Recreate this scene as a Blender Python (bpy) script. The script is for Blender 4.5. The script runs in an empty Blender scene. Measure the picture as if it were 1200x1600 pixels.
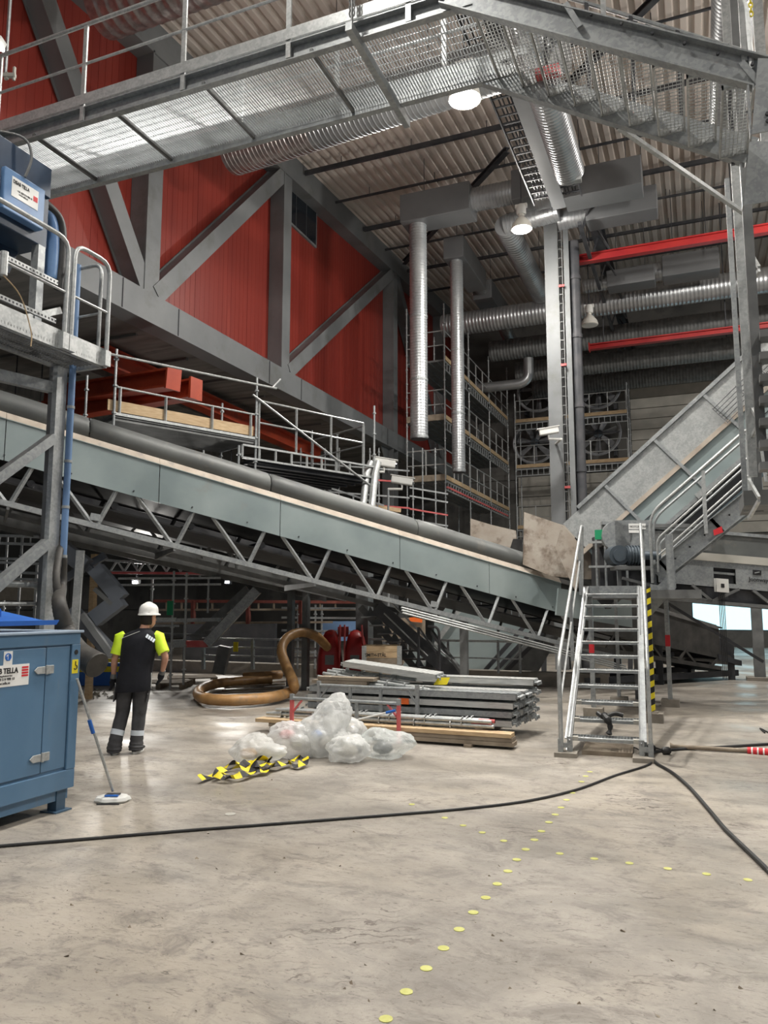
import bpy, bmesh, math, random
from mathutils import Vector as V, Matrix as M, noise
random.seed(7)
S = bpy.context.scene
COL = S.collection
PI = math.pi
# ---------------------------------------------------------------- camera
YAW = math.radians(22.2); PIT = math.atan(148/1200); EYE = 1.75
cd = bpy.data.cameras.new('camera'); cam = bpy.data.objects.new('camera', cd); COL.objects.link(cam)
cam.location = (0, 0, EYE); cam.rotation_euler = (PI/2+PIT, 0, YAW)
cd.sensor_fit = 'VERTICAL'; cd.sensor_height = 36; cd.lens = 27; cd.clip_end = 200; cd.clip_start = .05
S.camera = cam
S.view_settings.view_transform = 'Standard'; S.view_settings.look = 'None'
S.view_settings.gamma = 1; S.view_settings.use_curve_mapping = False
S.view_settings.exposure = 1.05
# ---------------------------------------------------------------- world (dim bluish ambient fill, added to lift the whole hall)
W = bpy.data.worlds.new('world'); S.world = W; W.use_nodes = True
W.node_tree.nodes['Background'].inputs[0].default_value = (.80, .90, 1, 1)
W.node_tree.nodes['Background'].inputs[1].default_value = .085
# ---------------------------------------------------------------- hall lamps
LAMPS_LIT = [(-3.30, 11.72, 10.55), (-3.94, 19.39, 12.0)]
LAMPS_BACK = [(-3.9, 8.4, 12.0), (-3.9, 2.9, 12.0), (-3.9, -3, 12.0), (4.5, 13.9, 12.0), (4.5, 7.5, 12.0), (4.5, 1.5, 12.0), (5.5, 21, 12.0)]
def spot(loc, power, size=150, target=None, col=(1, .965, .90), rad=.22, blend=.9):
    l = bpy.data.lights.new('lamp_light', 'SPOT'); l.energy = power; l.spot_size = math.radians(size); l.spot_blend = blend
    l.shadow_soft_size = rad; l.color = col
    o = bpy.data.objects.new('lamp_light', l); COL.objects.link(o); o.location = loc
    if target: o.rotation_euler = (V(target)-V(loc)).to_track_quat('-Z', 'Y').to_euler()
    return o
def spill(loc, power):                       # lamps' stray light, added as bare points to brighten the roof
    l = bpy.data.lights.new('lamp_spill', 'POINT'); l.energy = power; l.shadow_soft_size = .2; l.color = (1, .95, .88); o = bpy.data.objects.new('lamp_spill', l); COL.objects.link(o); o.location = loc
for x, y, z in LAMPS_LIT: spot((x, y, z-.30), 1050, 148, blend=1); spill((x, y, z-.32), 380)
for x, y, z in LAMPS_BACK: spot((x, y, z-.30), 680 if y < 12 else 760, 148, blend=1); spill((x, y, z-.32), 900 if y > 12 else 90)
# ---------------------------------------------------------------- pixel helpers used to survey the hall
FW = V((-math.sin(YAW), math.cos(YAW), 0)); RT = V((math.cos(YAW), math.sin(YAW), 0))
def ray(px, py):
    x = (px-600)/1200; y = (800-py)/1200
    F = math.cos(PIT)-y*math.sin(PIT)
    return FW*F+RT*x+V((0, 0, math.sin(PIT)+y*math.cos(PIT))), F
def at(px, py, ax, v):
    d, F = ray(px, py)
    k = v/F if ax == 'D' else ((v-EYE)/d.z if ax == 'Z' else v/(d.x if ax == 'X' else d.y))
    return V((0, 0, EYE))+d*k
def Z(px, py, z=0.0): return at(px, py, 'Z', z)
def D(px, py, d): return at(px, py, 'D', d)
def X(px, py, x): return at(px, py, 'X', x)
def Y(px, py, y): return at(px, py, 'Y', y)
# ---------------------------------------------------------------- materials
def mat(name, col, rough=.6, metal=0., col2=None, scale=6., bump=0., bscale=None, detail=5., dirt=None, dscale=1.2, dpos=.55, emit=None, estr=0, spec=.5, stretch=(1, 1, 1), vor=None):
    m = bpy.data.materials.new(name); m.use_nodes = True; nt = m.node_tree; N = nt.nodes; L = nt.links
    b = N['Principled BSDF']; b.inputs['Roughness'].default_value = rough; b.inputs['Metallic'].default_value = metal
    b.inputs['Base Color'].default_value = (*col, 1); b.inputs['Specular IOR Level'].default_value = spec
    geo = N.new('ShaderNodeNewGeometry'); mp = N.new('ShaderNodeMapping'); L.new(geo.outputs['Position'], mp.inputs[0]); mp.inputs['Scale'].default_value = stretch
    cur = None
    if col2:
        n = N.new('ShaderNodeTexNoise'); n.inputs['Scale'].default_value = scale; n.inputs['Detail'].default_value = detail; L.new(mp.outputs[0], n.inputs[0])
        src = n.outputs['Fac']
        if vor:
            vv = N.new('ShaderNodeTexVoronoi'); vv.inputs['Scale'].default_value = vor; L.new(mp.outputs[0], vv.inputs[0])
            sep = N.new('ShaderNodeSeparateColor'); L.new(vv.outputs['Color'], sep.inputs[0])
            mx = N.new('ShaderNodeMath'); mx.operation = 'MULTIPLY_ADD'; mx.inputs[1].default_value = .35; L.new(sep.outputs[0], mx.inputs[0]); L.new(src, mx.inputs[2])
            s2 = N.new('ShaderNodeMath'); s2.operation = 'SUBTRACT'; L.new(mx.outputs[0], s2.inputs[0]); s2.inputs[1].default_value = .17; src = s2.outputs[0]
        r = N.new('ShaderNodeValToRGB'); r.color_ramp.elements[0].position = .33; r.color_ramp.elements[1].position = .68
        r.color_ramp.elements[0].color = (*col, 1); r.color_ramp.elements[1].color = (*col2, 1)
        L.new(src, r.inputs[0]); cur = r.outputs[0]
    if dirt:
        n2 = N.new('ShaderNodeTexNoise'); n2.inputs['Scale'].default_value = dscale; n2.inputs['Detail'].default_value = 8; n2.inputs['Roughness'].default_value = .65; L.new(mp.outputs[0], n2.inputs[0])
        r2 = N.new('ShaderNodeValToRGB'); r2.color_ramp.elements[0].position = dpos; r2.color_ramp.elements[1].position = dpos+.14; L.new(n2.outputs['Fac'], r2.inputs[0])
        x = N.new('ShaderNodeMix'); x.data_type = 'RGBA'; L.new(r2.outputs[0], x.inputs[0])
        if cur: L.new(cur, x.inputs[6])
        else: x.inputs[6].default_value = (*col, 1)
        x.inputs[7].default_value = (*dirt, 1); cur = x.outputs[2]
    if cur: L.new(cur, b.inputs['Base Color'])
    if bump:
        n3 = N.new('ShaderNodeTexNoise'); n3.inputs['Scale'].default_value = bscale or scale*3; n3.inputs['Detail'].default_value = 4; L.new(mp.outputs[0], n3.inputs[0])
        bp = N.new('ShaderNodeBump'); bp.inputs['Strength'].default_value = bump; bp.inputs['Distance'].default_value = .02; L.new(n3.outputs['Fac'], bp.inputs['Height']); L.new(bp.outputs[0], b.inputs['Normal'])
    if emit:
        b.inputs['Emission Color'].default_value = (*emit, 1); b.inputs['Emission Strength'].default_value = estr
    return m
G = {}
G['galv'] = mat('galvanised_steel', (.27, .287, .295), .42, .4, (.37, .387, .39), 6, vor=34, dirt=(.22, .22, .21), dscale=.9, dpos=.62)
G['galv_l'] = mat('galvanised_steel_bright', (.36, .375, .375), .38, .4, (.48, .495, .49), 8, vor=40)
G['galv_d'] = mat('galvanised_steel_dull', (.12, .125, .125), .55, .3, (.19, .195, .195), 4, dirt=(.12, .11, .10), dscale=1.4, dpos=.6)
G['grate'] = mat('grating_steel', (.40, .43, .45), .4, .35, (.52, .55, .57), 4)
G['paint'] = mat('grey_painted_steel', (.165, .175, .182), .5, .1, (.205, .215, .22), 1.2, dirt=(.14, .145, .14), dscale=.8)
G['dark'] = mat('dark_painted_steel', (.035, .038, .045), .55, .2, (.07, .07, .075), 3)
G['blk'] = mat('black_rubber', (.012, .012, .013), .55, 0, (.03, .03, .03), 5)
G['rubber'] = mat('grey_rubber_skirt', (.085, .09, .09), .5, 0, (.13, .137, .132), 1.4, dirt=(.17, .16, .145), dscale=2.5, dpos=.6)
G['skirt'] = mat('pale_green_grey_sheet', (.25, .305, .31), .34, .25, (.36, .42, .42), .9, dirt=(.30, .30, .27), dscale=.7, dpos=.62, bump=.05, bscale=1.2)  # two-tone noise puts the sheet's uneven reflections into its colour
G['dust'] = mat('dusty_ledge', (.40, .34, .28), .85, 0, (.50, .44, .37), 5, dirt=(.32, .29, .26), dscale=4)
G['red'] = mat('red_wall_panel', (.235, .030, .022), .36, 0, (.29, .040, .027), .5, stretch=(1, 6, .3), dirt=(.34, .06, .042), dscale=.8, dpos=.6)
G['redb'] = mat('red_beam_paint', (.34, .018, .022), .4, 0, (.42, .03, .026), 2)
G['orange'] = mat('orange_red_crane_paint', (.40, .05, .02), .42, 0, (.50, .075, .03), 3, dirt=(.25, .05, .03))
G['ceil'] = mat('ceiling_sheet', (.54, .475, .43), .6, .05, (.62, .555, .50), .6)
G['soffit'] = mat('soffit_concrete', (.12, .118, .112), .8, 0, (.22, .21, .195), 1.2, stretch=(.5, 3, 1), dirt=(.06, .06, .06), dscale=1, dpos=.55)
G['conc'] = mat('wall_concrete', (.105, .105, .10), .85, 0, (.16, .155, .145), .8, dirt=(.07, .07, .07), dscale=.7)
G['concl'] = mat('pale_concrete', (.40, .39, .35), .85, 0, (.50, .48, .43), 2)
G['concd'] = mat('weathered_concrete_block', (.22, .20, .17), .9, 0, (.30, .27, .23), 5, bump=.3)
G['duct'] = mat('spiral_duct', (.30, .31, .32), .35, .7, (.42, .43, .44), 1.5)
G['ductl'] = mat('spiral_duct_bright', (.46, .48, .50), .3, .7, (.58, .60, .61), 1.5)
G['foil'] = mat('foil_insulation', (.28, .25, .24), .32, .75, (.45, .41, .40), 9, bump=.6, bscale=9)
G['box'] = mat('duct_box_grey', (.125, .13, .135), .5, .2, (.155, .16, .165), 1)
G['blue'] = mat('blue_grey_cabinet', (.080, .170, .285), .42, 0, (.105, .205, .33), 1.4, stretch=(1, 2, .5), dirt=(.15, .20, .25), dscale=1, dpos=.62)
G['blue_d'] = mat('blue_grey_edge', (.06, .115, .18), .45)
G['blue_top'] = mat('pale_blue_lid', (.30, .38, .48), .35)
G['blue_b'] = mat('bright_blue_steel', (.012, .10, .42), .4, 0, (.02, .14, .52), 3)
G['blue_m'] = mat('machine_blue', (.10, .20, .40), .38, 0, (.16, .29, .50), 3)
G['blue_n'] = mat('navy_steel', (.012, .028, .06), .45, 0, (.02, .045, .09), 3)
G['pipeb'] = mat('blue_plastic_pipe', (.14, .24, .42), .45)
G['white'] = mat('white_label', (.80, .80, .78), .55)
G['whitep'] = mat('white_plastic', (.72, .72, .69), .4)
G['black'] = mat('black_print', (.01, .01, .012), .6)
G['rprint'] = mat('red_print', (.60, .02, .03), .6)
G['yel'] = mat('yellow_marking', (.80, .66, .02), .6)
G['yeld'] = mat('yellow_floor_dot', (.52, .52, .15), .8, 0, (.62, .62, .24), 20)
G['green'] = mat('green_sign', (.01, .28, .12), .5)
G['orl'] = mat('orange_label', (.90, .16, .02), .5)
G['wood'] = mat('pale_timber', (.42, .29, .16), .75, 0, (.56, .42, .26), 4, stretch=(1.5, 1.5, 12), detail=8)
G['woodd'] = mat('weathered_timber', (.19, .15, .11), .85, 0, (.30, .25, .19), 6, detail=8)
G['hose'] = mat('tan_rubber_hose', (.34, .18, .065), .45, 0, (.50, .29, .12), 6, dirt=(.24, .15, .08), dscale=3)
G['hosed'] = mat('dark_ribbed_hose', (.03, .028, .026), .6, 0, (.06, .056, .05), 9)
G['plate'] = mat('dirty_hopper_plate', (.34, .29, .24), .75, .1, (.44, .40, .35), 2.5, dirt=(.16, .12, .09), dscale=2.2, dpos=.5, bump=.2, bscale=8)
G['lampw'] = mat('lamp_reflector', (.70, .68, .62), .35)
G['lit'] = mat('lit_lamp', (1, 1, 1), .5, emit=(1, .97, .92), estr=60)
G['tube'] = mat('lit_tube', (1, 1, 1), .5, emit=(.92, .96, 1), estr=6)
G['pane'] = mat('window_daylight', (.6, .8, .85), .3, emit=(.50, .88, 1.0), estr=.75)
G['glass'] = mat('dark_glazing', (.012, .016, .022), .15)
G['skin'] = mat('skin', (.52, .27, .18), .55, 0, (.60, .33, .23), 18)
G['hair'] = mat('dark_hair', (.02, .014, .01), .7)
G['vest'] = mat('black_shirt', (.005, .006, .010), .9, 0, (.009, .010, .016), 6, bump=.3, bscale=10)
G['hivis'] = mat('hi_vis_yellow', (.62, .90, .02), .6, 0, (.74, .98, .05), 12)
G['trous'] = mat('charcoal_trousers', (.045, .045, .05), .85, 0, (.075, .075, .08), 9, bump=.4, bscale=14)
G['refl'] = mat('reflective_band', (.66, .72, .78), .35)
G['shoe'] = mat('black_shoe', (.015, .015, .017), .5)
G['helmet'] = mat('white_helmet', (.78, .78, .75), .3)
G['fan'] = mat('fan_steel', (.30, .31, .33), .4, .3, (.42, .43, .45), 5)
G['motor'] = mat('motor_grey_blue', (.07, .09, .11), .5, .2)
G['rust'] = mat('rusty_red_steel', (.16, .035, .028), .7, 0, (.24, .07, .05), 5)
G['grime'] = mat('grimy_steel', (.035, .034, .032), .7, .1, (.085, .08, .074), 3)
G['arm'] = mat('slate_painted_steel', (.10, .115, .14), .5, .1, (.13, .145, .17), 2)
G['redm'] = mat('red_machine', (.30, .012, .012), .38, 0, (.38, .02, .02), 4)
G['redw'] = mat('faded_red_paint', (.55, .08, .08), .6, 0, (.62, .16, .16), 6)
G['sun'] = mat('cyan_box', (.05, .2, .55), .5)
G['alu'] = mat('aluminium_deck', (.44, .45, .44), .42, .4, (.62, .62, .60), 8, stretch=(.6, 4, 4), dirt=(.30, .27, .24), dscale=2.2, dpos=.6)
def floor_mat():
    m = bpy.data.materials.new('concrete_floor'); m.use_nodes = True; nt = m.node_tree; N = nt.nodes; L = nt.links; b = N['Principled BSDF']
    g = N.new('ShaderNodeNewGeometry')
    def nz(sc, det, ro, stretch=(1, 1, 1), rot=0, dist=0):
        mp = N.new('ShaderNodeMapping'); mp.inputs['Scale'].default_value = stretch; mp.inputs['Rotation'].default_value = (0, 0, rot); L.new(g.outputs['Position'], mp.inputs[0])
        n = N.new('ShaderNodeTexNoise'); n.inputs['Scale'].default_value = sc; n.inputs['Detail'].default_value = det; n.inputs['Roughness'].default_value = ro; n.inputs['Distortion'].default_value = dist; L.new(mp.outputs[0], n.inputs[0]); return n.outputs['Fac']
    def ramp(src, p0, c0, p1, c1):
        r = N.new('ShaderNodeValToRGB'); e = r.color_ramp.elements; e[0].position = p0; e[1].position = p1; e[0].color = c0 if len(c0) == 4 else (*c0, 1); e[1].color = (*c1, 1); L.new(src, r.inputs[0]); return r.outputs[0]
    def mix(f, a, c, typ='MIX'):
        x = N.new('ShaderNodeMix'); x.data_type = 'RGBA'; x.blend_type = typ
        if isinstance(f, float): x.inputs[0].default_value = f
        else: L.new(f, x.inputs[0])
        for i, q in ((6, a), (7, c)):
            if isinstance(q, tuple): x.inputs[i].default_value = (*q, 1)
            else: L.new(q, x.inputs[i])
        return x.outputs[2]
    base = ramp(nz(1.1, 12, .72, dist=.4), .36, (.235, .212, .185), .66, (.40, .365, .318))
    c = mix(ramp(nz(.35, 6, .6, (1, 1.4, 1), .4, .8), .44, (0, 0, 0), .66, (.60, .60, .60)), base, (.46, .405, .33))      # pale sandy areas
    c = mix(ramp(nz(2.6, 12, .78, (1, 1.5, 1), .3, .6), .50, (0, 0, 0), .62, (.8, .8, .8)), c, (.185, .165, .145))      # dark scuffs
    c = mix(ramp(nz(.8, 9, .75, (1, 2.6, 1), -.2, 1.2), .52, (0, 0, 0), .70, (.6, .6, .6)), c, (.18, .17, .155))      # tyre-blackened bands
    c = mix(ramp(nz(13, 9, .8, (1, 2.2, 1), .12, 1.2), .55, (0, 0, 0), .63, (.9, .9, .9)), c, (.12, .105, .09))     # fine dark marks
    c = mix(ramp(nz(9, 9, .8, (3.5, 1, 1), .5, 1.0), .60, (0, 0, 0), .72, (.55, .55, .55)), c, (.50, .465, .41))            # pale scratches
    c = mix(ramp(nz(60, 4, .7), .62, (0, 0, 0), .74, (.5, .5, .5)), c, (.13, .115, .10))            # speckle
    # skid arcs
    mp = N.new('ShaderNodeMapping'); mp.inputs['Location'].default_value = (-1.5, 3, 0); L.new(g.outputs['Position'], mp.inputs[0])
    w = N.new('ShaderNodeTexWave'); w.wave_type = 'RINGS'; w.rings_direction = 'Z'; w.inputs['Scale'].default_value = 3.4; w.inputs['Distortion'].default_value = 12; w.inputs['Detail'].default_value = 5; w.inputs['Detail Scale'].default_value = 1.6; L.new(mp.outputs[0], w.inputs[0])
    arcs = ramp(w.outputs['Fac'], .90, (0, 0, 0), .98, (1, 1, 1)); msk = ramp(nz(.9, 3, .6), .56, (0, 0, 0), .63, (.9, .9, .9))
    c = mix(mix(1.0, arcs, msk, 'MULTIPLY'), c, (.12, .10, .085))
    L.new(c, b.inputs['Base Color'])
    L.new(ramp(nz(.5, 5, .6, (1, 2, 1), .3), .38, (.30, .30, .30), .62, (.68, .68, .68)), b.inputs['Roughness'])
    bp = N.new('ShaderNodeBump'); bp.inputs['Strength'].default_value = .25; bp.inputs['Distance'].default_value = .01; L.new(nz(14, 6, .7, (1, 3, 1)), bp.inputs['Height']); L.new(bp.outputs[0], b.inputs['Normal'])
    return m
G['floor'] = floor_mat()
def bag_mat(name, col, t):
    m = bpy.data.materials.new(name); m.use_nodes = True; nt = m.node_tree; N = nt.nodes; L = nt.links; b = N['Principled BSDF']
    b.inputs['Base Color'].default_value = (*col, 1); b.inputs['Roughness'].default_value = .16; b.inputs['Specular IOR Level'].default_value = .8
    g = N.new('ShaderNodeNewGeometry'); w = N.new('ShaderNodeTexVoronoi'); w.feature = 'DISTANCE_TO_EDGE'; w.inputs['Scale'].default_value = 6
    nz = N.new('ShaderNodeTexNoise'); nz.inputs['Scale'].default_value = 5; nz.inputs['Distortion'].default_value = 2.5; nz.inputs['Detail'].default_value = 3; L.new(g.outputs['Position'], nz.inputs[0])
    mx = N.new('ShaderNodeMix'); mx.data_type = 'VECTOR'; mx.inputs[0].default_value = .35; L.new(g.outputs['Position'], mx.inputs[4]); L.new(nz.outputs['Color'], mx.inputs[5]); L.new(mx.outputs[1], w.inputs[0])
    bp = N.new('ShaderNodeBump'); bp.inputs['Strength'].default_value = .45; bp.inputs['Distance'].default_value = .03; L.new(w.outputs['Distance'], bp.inputs['Height']); L.new(bp.outputs[0], b.inputs['Normal'])
    tr = N.new('ShaderNodeBsdfTransparent'); tl = N.new('ShaderNodeBsdfTranslucent'); tl.inputs[0].default_value = (*col, 1)
    a = N.new('ShaderNodeMixShader'); a.inputs[0].default_value = .35; L.new(b.outputs[0], a.inputs[1]); L.new(tl.outputs[0], a.inputs[2])
    fr = N.new('ShaderNodeLayerWeight'); fr.inputs[0].default_value = .35; L.new(bp.outputs[0], fr.inputs['Normal'])
    mr = N.new('ShaderNodeMapRange'); L.new(fr.outputs['Facing'], mr.inputs[0]); mr.inputs[3].default_value = t+.12; mr.inputs[4].default_value = max(t-.38, .05)
    c = N.new('ShaderNodeMixShader'); L.new(mr.outputs[0], c.inputs[0]); L.new(a.outputs[0], c.inputs[1]); L.new(tr.outputs[0], c.inputs[2])
    L.new(c.outputs[0], N['Material Output'].inputs[0]); return m
G['bag'] = bag_mat('clear_white_plastic', (.86, .87, .86), .42)
G['bag2'] = bag_mat('clear_plastic_film', (.80, .84, .83), .55)
# ---------------------------------------------------------------- mesh builder
MAT4 = {}
def frame(p, q, up=V((0, 0, 1))):
    t = (V(q)-V(p)); L = t.length; t.normalize(); up = V(up)
    if abs(t.dot(up.normalized())) > .985: up = V((0, 1, 0)) if abs(t.y) < .9 else V((1, 0, 0))
    s = t.cross(up).normalized(); u = s.cross(t).normalized()
    return t, s, u, L
class MB:
    def __init__(self): self.v = []; self.f = []; self.m = []
    def add(self, vs, fs, m=0):
        b = len(self.v); self.v += [V(q) for q in vs]; self.f += [tuple(b+i for i in f) for f in fs]; self.m += [m]*len(fs); return self
    def box(self, x0, y0, z0, x1, y1, z1, m=0):
        x0, x1 = sorted((x0, x1)); y0, y1 = sorted((y0, y1)); z0, z1 = sorted((z0, z1))
        return self.add([(x0, y0, z0), (x1, y0, z0), (x1, y1, z0), (x0, y1, z0), (x0, y0, z1), (x1, y0, z1), (x1, y1, z1), (x0, y1, z1)],
                        [(0, 3, 2, 1), (4, 5, 6, 7), (0, 1, 5, 4), (1, 2, 6, 5), (2, 3, 7, 6), (3, 0, 4, 7)], m)
    def bar(self, p, q, w, h, up=(0, 0, 1), m=0, off=(0, 0)):
        t, s, u, L = frame(p, q, up); p = V(p)+s*off[0]+u*off[1]; q = V(q)+s*off[0]+u*off[1]; s = s*(w/2); u = u*(h/2)
        return self.add([p-s-u, p+s-u, p+s+u, p-s+u, q-s-u, q+s-u, q+s+u, q-s+u], [(3, 2, 1, 0), (4, 5, 6, 7), (0, 1, 5, 4), (1, 2, 6, 5), (2, 3, 7, 6), (3, 0, 4, 7)], m)
    def ibeam(self, p, q, w, h, tf=.015, tw=.01, up=(0, 0, 1), m=0):
        self.bar(p, q, w, tf, up, m, (0, h/2-tf/2)); self.bar(p, q, w, tf, up, m, (0, -h/2+tf/2)); return self.bar(p, q, tw, h-2*tf, up, m)
    def channel(self, p, q, w, h, t=.01, up=(0, 0, 1), side=1, m=0):
        self.bar(p, q, w, t, up, m, (0, h/2-t/2)); self.bar(p, q, w, t, up, m, (0, -h/2+t/2)); return self.bar(p, q, t, h-2*t, up, m, (side*(w/2-t/2), 0))
    def path(self, pts, r, n=8, m=0, caps=True, closed=False, ry=None):
        pts = [V(p) for p in pts]; K = len(pts); rs = r if isinstance(r, (list, tuple)) else [r]*K; rys = ry if ry else rs
        b = len(self.v); pu = None
        for i, p in enumerate(pts):
            if closed: t = pts[(i+1) % K]-pts[i-1]
            else: t = pts[min(i+1, K-1)]-pts[max(i-1, 0)]
            if t.length < 1e-9: t = V((0, 0, 1))
            t.normalize()
            if pu is None:
                pu = V((0, 0, 1)) if abs(t.z) < .95 else V((0, 1, 0))
            u = pu-t*pu.dot(t)
            if u.length < 1e-6: u = t.orthogonal()
            u.normalize(); s = t.cross(u); pu = u
            for k in range(n):
                a = 2*PI*k/n; self.v.append(p+s*(math.cos(a)*rs[i])+u*(math.sin(a)*rys[i]))
        for i in range(K if closed else K-1):
            j = (i+1) % K
            for k in range(n):
                self.f.append((b+i*n+k, b+i*n+(k+1) % n, b+j*n+(k+1) % n, b+j*n+k)); self.m.append(m)
        if caps and not closed:
            self.f.append(tuple(b+k for k in reversed(range(n)))); self.f.append(tuple(b+(K-1)*n+k for k in range(n))); self.m += [m, m]
        return self
    def tube(self, p, q, r, n=8, m=0): return self.path([p, q], r, n, m)
    def ribbed(self, p, q, r, pitch=.12, amp=.05, n=20, m=0):
        p = V(p); q = V(q); L = (q-p).length; K = max(2, int(L/pitch)); pts = []; rs = []
        for i in range(K):
            for a, rr in ((0, r), (.62, r), (.72, r*(1+amp)), (.90, r*(1+amp))):
                pts.append(p.lerp(q, (i+a)/K)); rs.append(rr)
        pts.append(q); rs.append(r); return self.path(pts, rs, n, m)
    def lathe(self, c, prof, n=20, axis=(0, 0, 1), m=0):
        c = V(c); return self.path([c+V(axis)*z for r, z in prof], [max(r, .0005) for r, z in prof], n, m)
    def plate(self, pts, th, m=0):
        pts = [V(p) for p in pts]; nn = (pts[1]-pts[0]).cross(pts[2]-pts[0]).normalized()*th; K = len(pts)
        return self.add(pts+[p+nn for p in pts], [tuple(reversed(range(K))), tuple(range(K, 2*K))]+[(i, (i+1) % K, K+(i+1) % K, K+i) for i in range(K)], m)
    def loft(self, rings, m=0, caps=True):
        n = len(rings[0]); b = len(self.v)
        for r in rings: self.v += [V(q) for q in r]
        for i in range(len(rings)-1):
            for k in range(n): self.f.append((b+i*n+k, b+i*n+(k+1) % n, b+(i+1)*n+(k+1) % n, b+(i+1)*n+k)); self.m.append(m)
        if caps: self.f += [tuple(b+k for k in reversed(range(n))), tuple(b+(len(rings)-1)*n+k for k in range(n))]; self.m += [m, m]
        return self
    def xf(self, mt): self.v = [mt @ q for q in self.v]; return self
    def build(self, name, mats, parent=None, smooth=False, bevel=0):
        if not isinstance(mats, (list, tuple)): mats = [mats]
        if parent is not None: inv = MAT4[parent.name].inverted(); org = None; vs = [inv @ q for q in self.v]
        else:
            xs = [q.x for q in self.v]; ys = [q.y for q in self.v]; zs = [q.z for q in self.v]
            org = V(((min(xs)+max(xs))/2, (min(ys)+max(ys))/2, min(zs))); vs = [q-org for q in self.v]
        me = bpy.data.meshes.new(name); me.from_pydata([tuple(q) for q in vs], [], self.f)
        for q in mats: me.materials.append(G[q] if isinstance(q, str) else q)
        me.polygons.foreach_set('material_index', self.m)
        if smooth: me.polygons.foreach_set('use_smooth', [True]*len(self.f))
        bm = bmesh.new(); bm.from_mesh(me); bmesh.ops.recalc_face_normals(bm, faces=bm.faces); bm.to_mesh(me); bm.free()
        if smooth:
            try: me.set_sharp_from_angle(angle=math.radians(40))
            except Exception: pass
        me.update()
        o = bpy.data.objects.new(name, me); COL.objects.link(o)
        if parent is not None: o.parent = parent; MAT4[o.name] = MAT4[parent.name]
        else: o.location = org; MAT4[o.name] = M.Translation(org)
        if bevel:
            md = o.modifiers.new('bevel', 'BEVEL'); md.width = bevel; md.segments = 2; md.limit_method = 'ANGLE'
        return o
    def one(self, name, mats, label, cat, group=None, **k):
        o = self.build(name, mats, **k); o['label'] = label; o['category'] = cat
        if group: o['group'] = group
        return o
    def struct(self, name, mats, **k):
        o = self.build(name, mats, **k)
        if not k.get('parent'): o['kind'] = 'structure'
        return o
def T(name, label, cat, loc=(0, 0, 0), rz=0, group=None):
    o = bpy.data.objects.new(name, None); o.empty_display_size = .2; COL.objects.link(o); o.location = loc; o.rotation_euler = (0, 0, rz)
    MAT4[o.name] = M.Translation(V(loc)) @ M.Rotation(rz, 4, 'Z'); o['label'] = label; o['category'] = cat
    if group: o['group'] = group
    return o
def dup(o, loc, rz=0, label=None, parent=None):
    c = o.copy(); COL.objects.link(c)
    if parent: c.parent = parent
    else: c.location = loc; c.rotation_euler = (0, 0, rz)
    if label: c['label'] = label
    for ch in o.children: dup(ch, None, 0, None, c)
    return c
def text(name, s, size, origin, right, up, m, parent, ext=.002, sx=1.0, bold=0.0):
    cu = bpy.data.curves.new(name, 'FONT'); cu.body = s; cu.size = size; cu.extrude = ext/2; cu.offset = bold; cu.resolution_u = 3
    t = bpy.data.objects.new('tmp', cu); COL.objects.link(t); bpy.context.view_layer.update()
    me = bpy.data.meshes.new_from_object(t.evaluated_get(bpy.context.evaluated_depsgraph_get()))
    r = V(right).normalized(); u = V(up).normalized(); n = r.cross(u)
    mb = MB(); mb.add([V(origin)+r*(q.co.x*sx)+u*q.co.y+n*(q.co.z+ext/2) for q in me.vertices], [tuple(p.vertices) for p in me.polygons])
    bpy.data.objects.remove(t); bpy.data.curves.remove(cu); bpy.data.meshes.remove(me)
    return mb.build(name, m, parent)
def arc(p0, c, p1, k=5):                     # rounded corner through c
    p0, c, p1 = V(p0), V(c), V(p1); return [p0.lerp(c, t).lerp(c.lerp(p1, t), t) for t in [i/k for i in range(k+1)]]
def roundpath(pts, r, k=4):
    pts = [V(p) for p in pts]; out = [pts[0]]
    for i in range(1, len(pts)-1):
        a = pts[i]+(pts[i-1]-pts[i]).normalized()*min(r, (pts[i-1]-pts[i]).length*.45); b = pts[i]+(pts[i+1]-pts[i]).normalized()*min(r, (pts[i+1]-pts[i]).length*.45)
        out += arc(a, pts[i], b, k)
    return out+[pts[-1]]
def smoothpath(pts, k=6):                    # Catmull-Rom
    pts = [V(p) for p in pts]; out = []
    for i in range(len(pts)-1):
        p0 = pts[max(i-1, 0)]; p1 = pts[i]; p2 = pts[i+1]; p3 = pts[min(i+2, len(pts)-1)]
        for j in range(k):
            t = j/k; out.append(.5*((2*p1)+(p2-p0)*t+(2*p0-5*p1+4*p2-p3)*t*t+(3*p1-p0-3*p2+p3)*t**3))
    return out+[pts[-1]]
def zc(y): return 14.9+.07*(y-18)            # the roof rises gently into the hall
# ================================================================ THE SETTING
MB().box(-30, -8, -.3, 18, 38, 0).struct('floor', 'floor')
# corrugated roof sheet, ribs run along +Y
mb = MB(); x = -11.2; prof = []
while x < 17: prof += [(x, 0), (x+.13, 0), (x+.16, .09), (x+.27, .09), (x+.30, 0)]; x += .30
vs = [(a, -8, zc(-8)+b) for a, b in prof]+[(a, 38, zc(38)+b) for a, b in prof]; K = len(prof)
mb.add(vs, [(i, i+1, K+i+1, K+i) for i in range(K-1)])
top = [(-11.2, -8, zc(-8)+.14), (17, -8, zc(-8)+.14), (17, 38, zc(38)+.14), (-11.2, 38, zc(38)+.14)]; mb.add(top, [(0, 1, 2, 3)]); mb.struct('ceiling', 'ceil')
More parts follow.
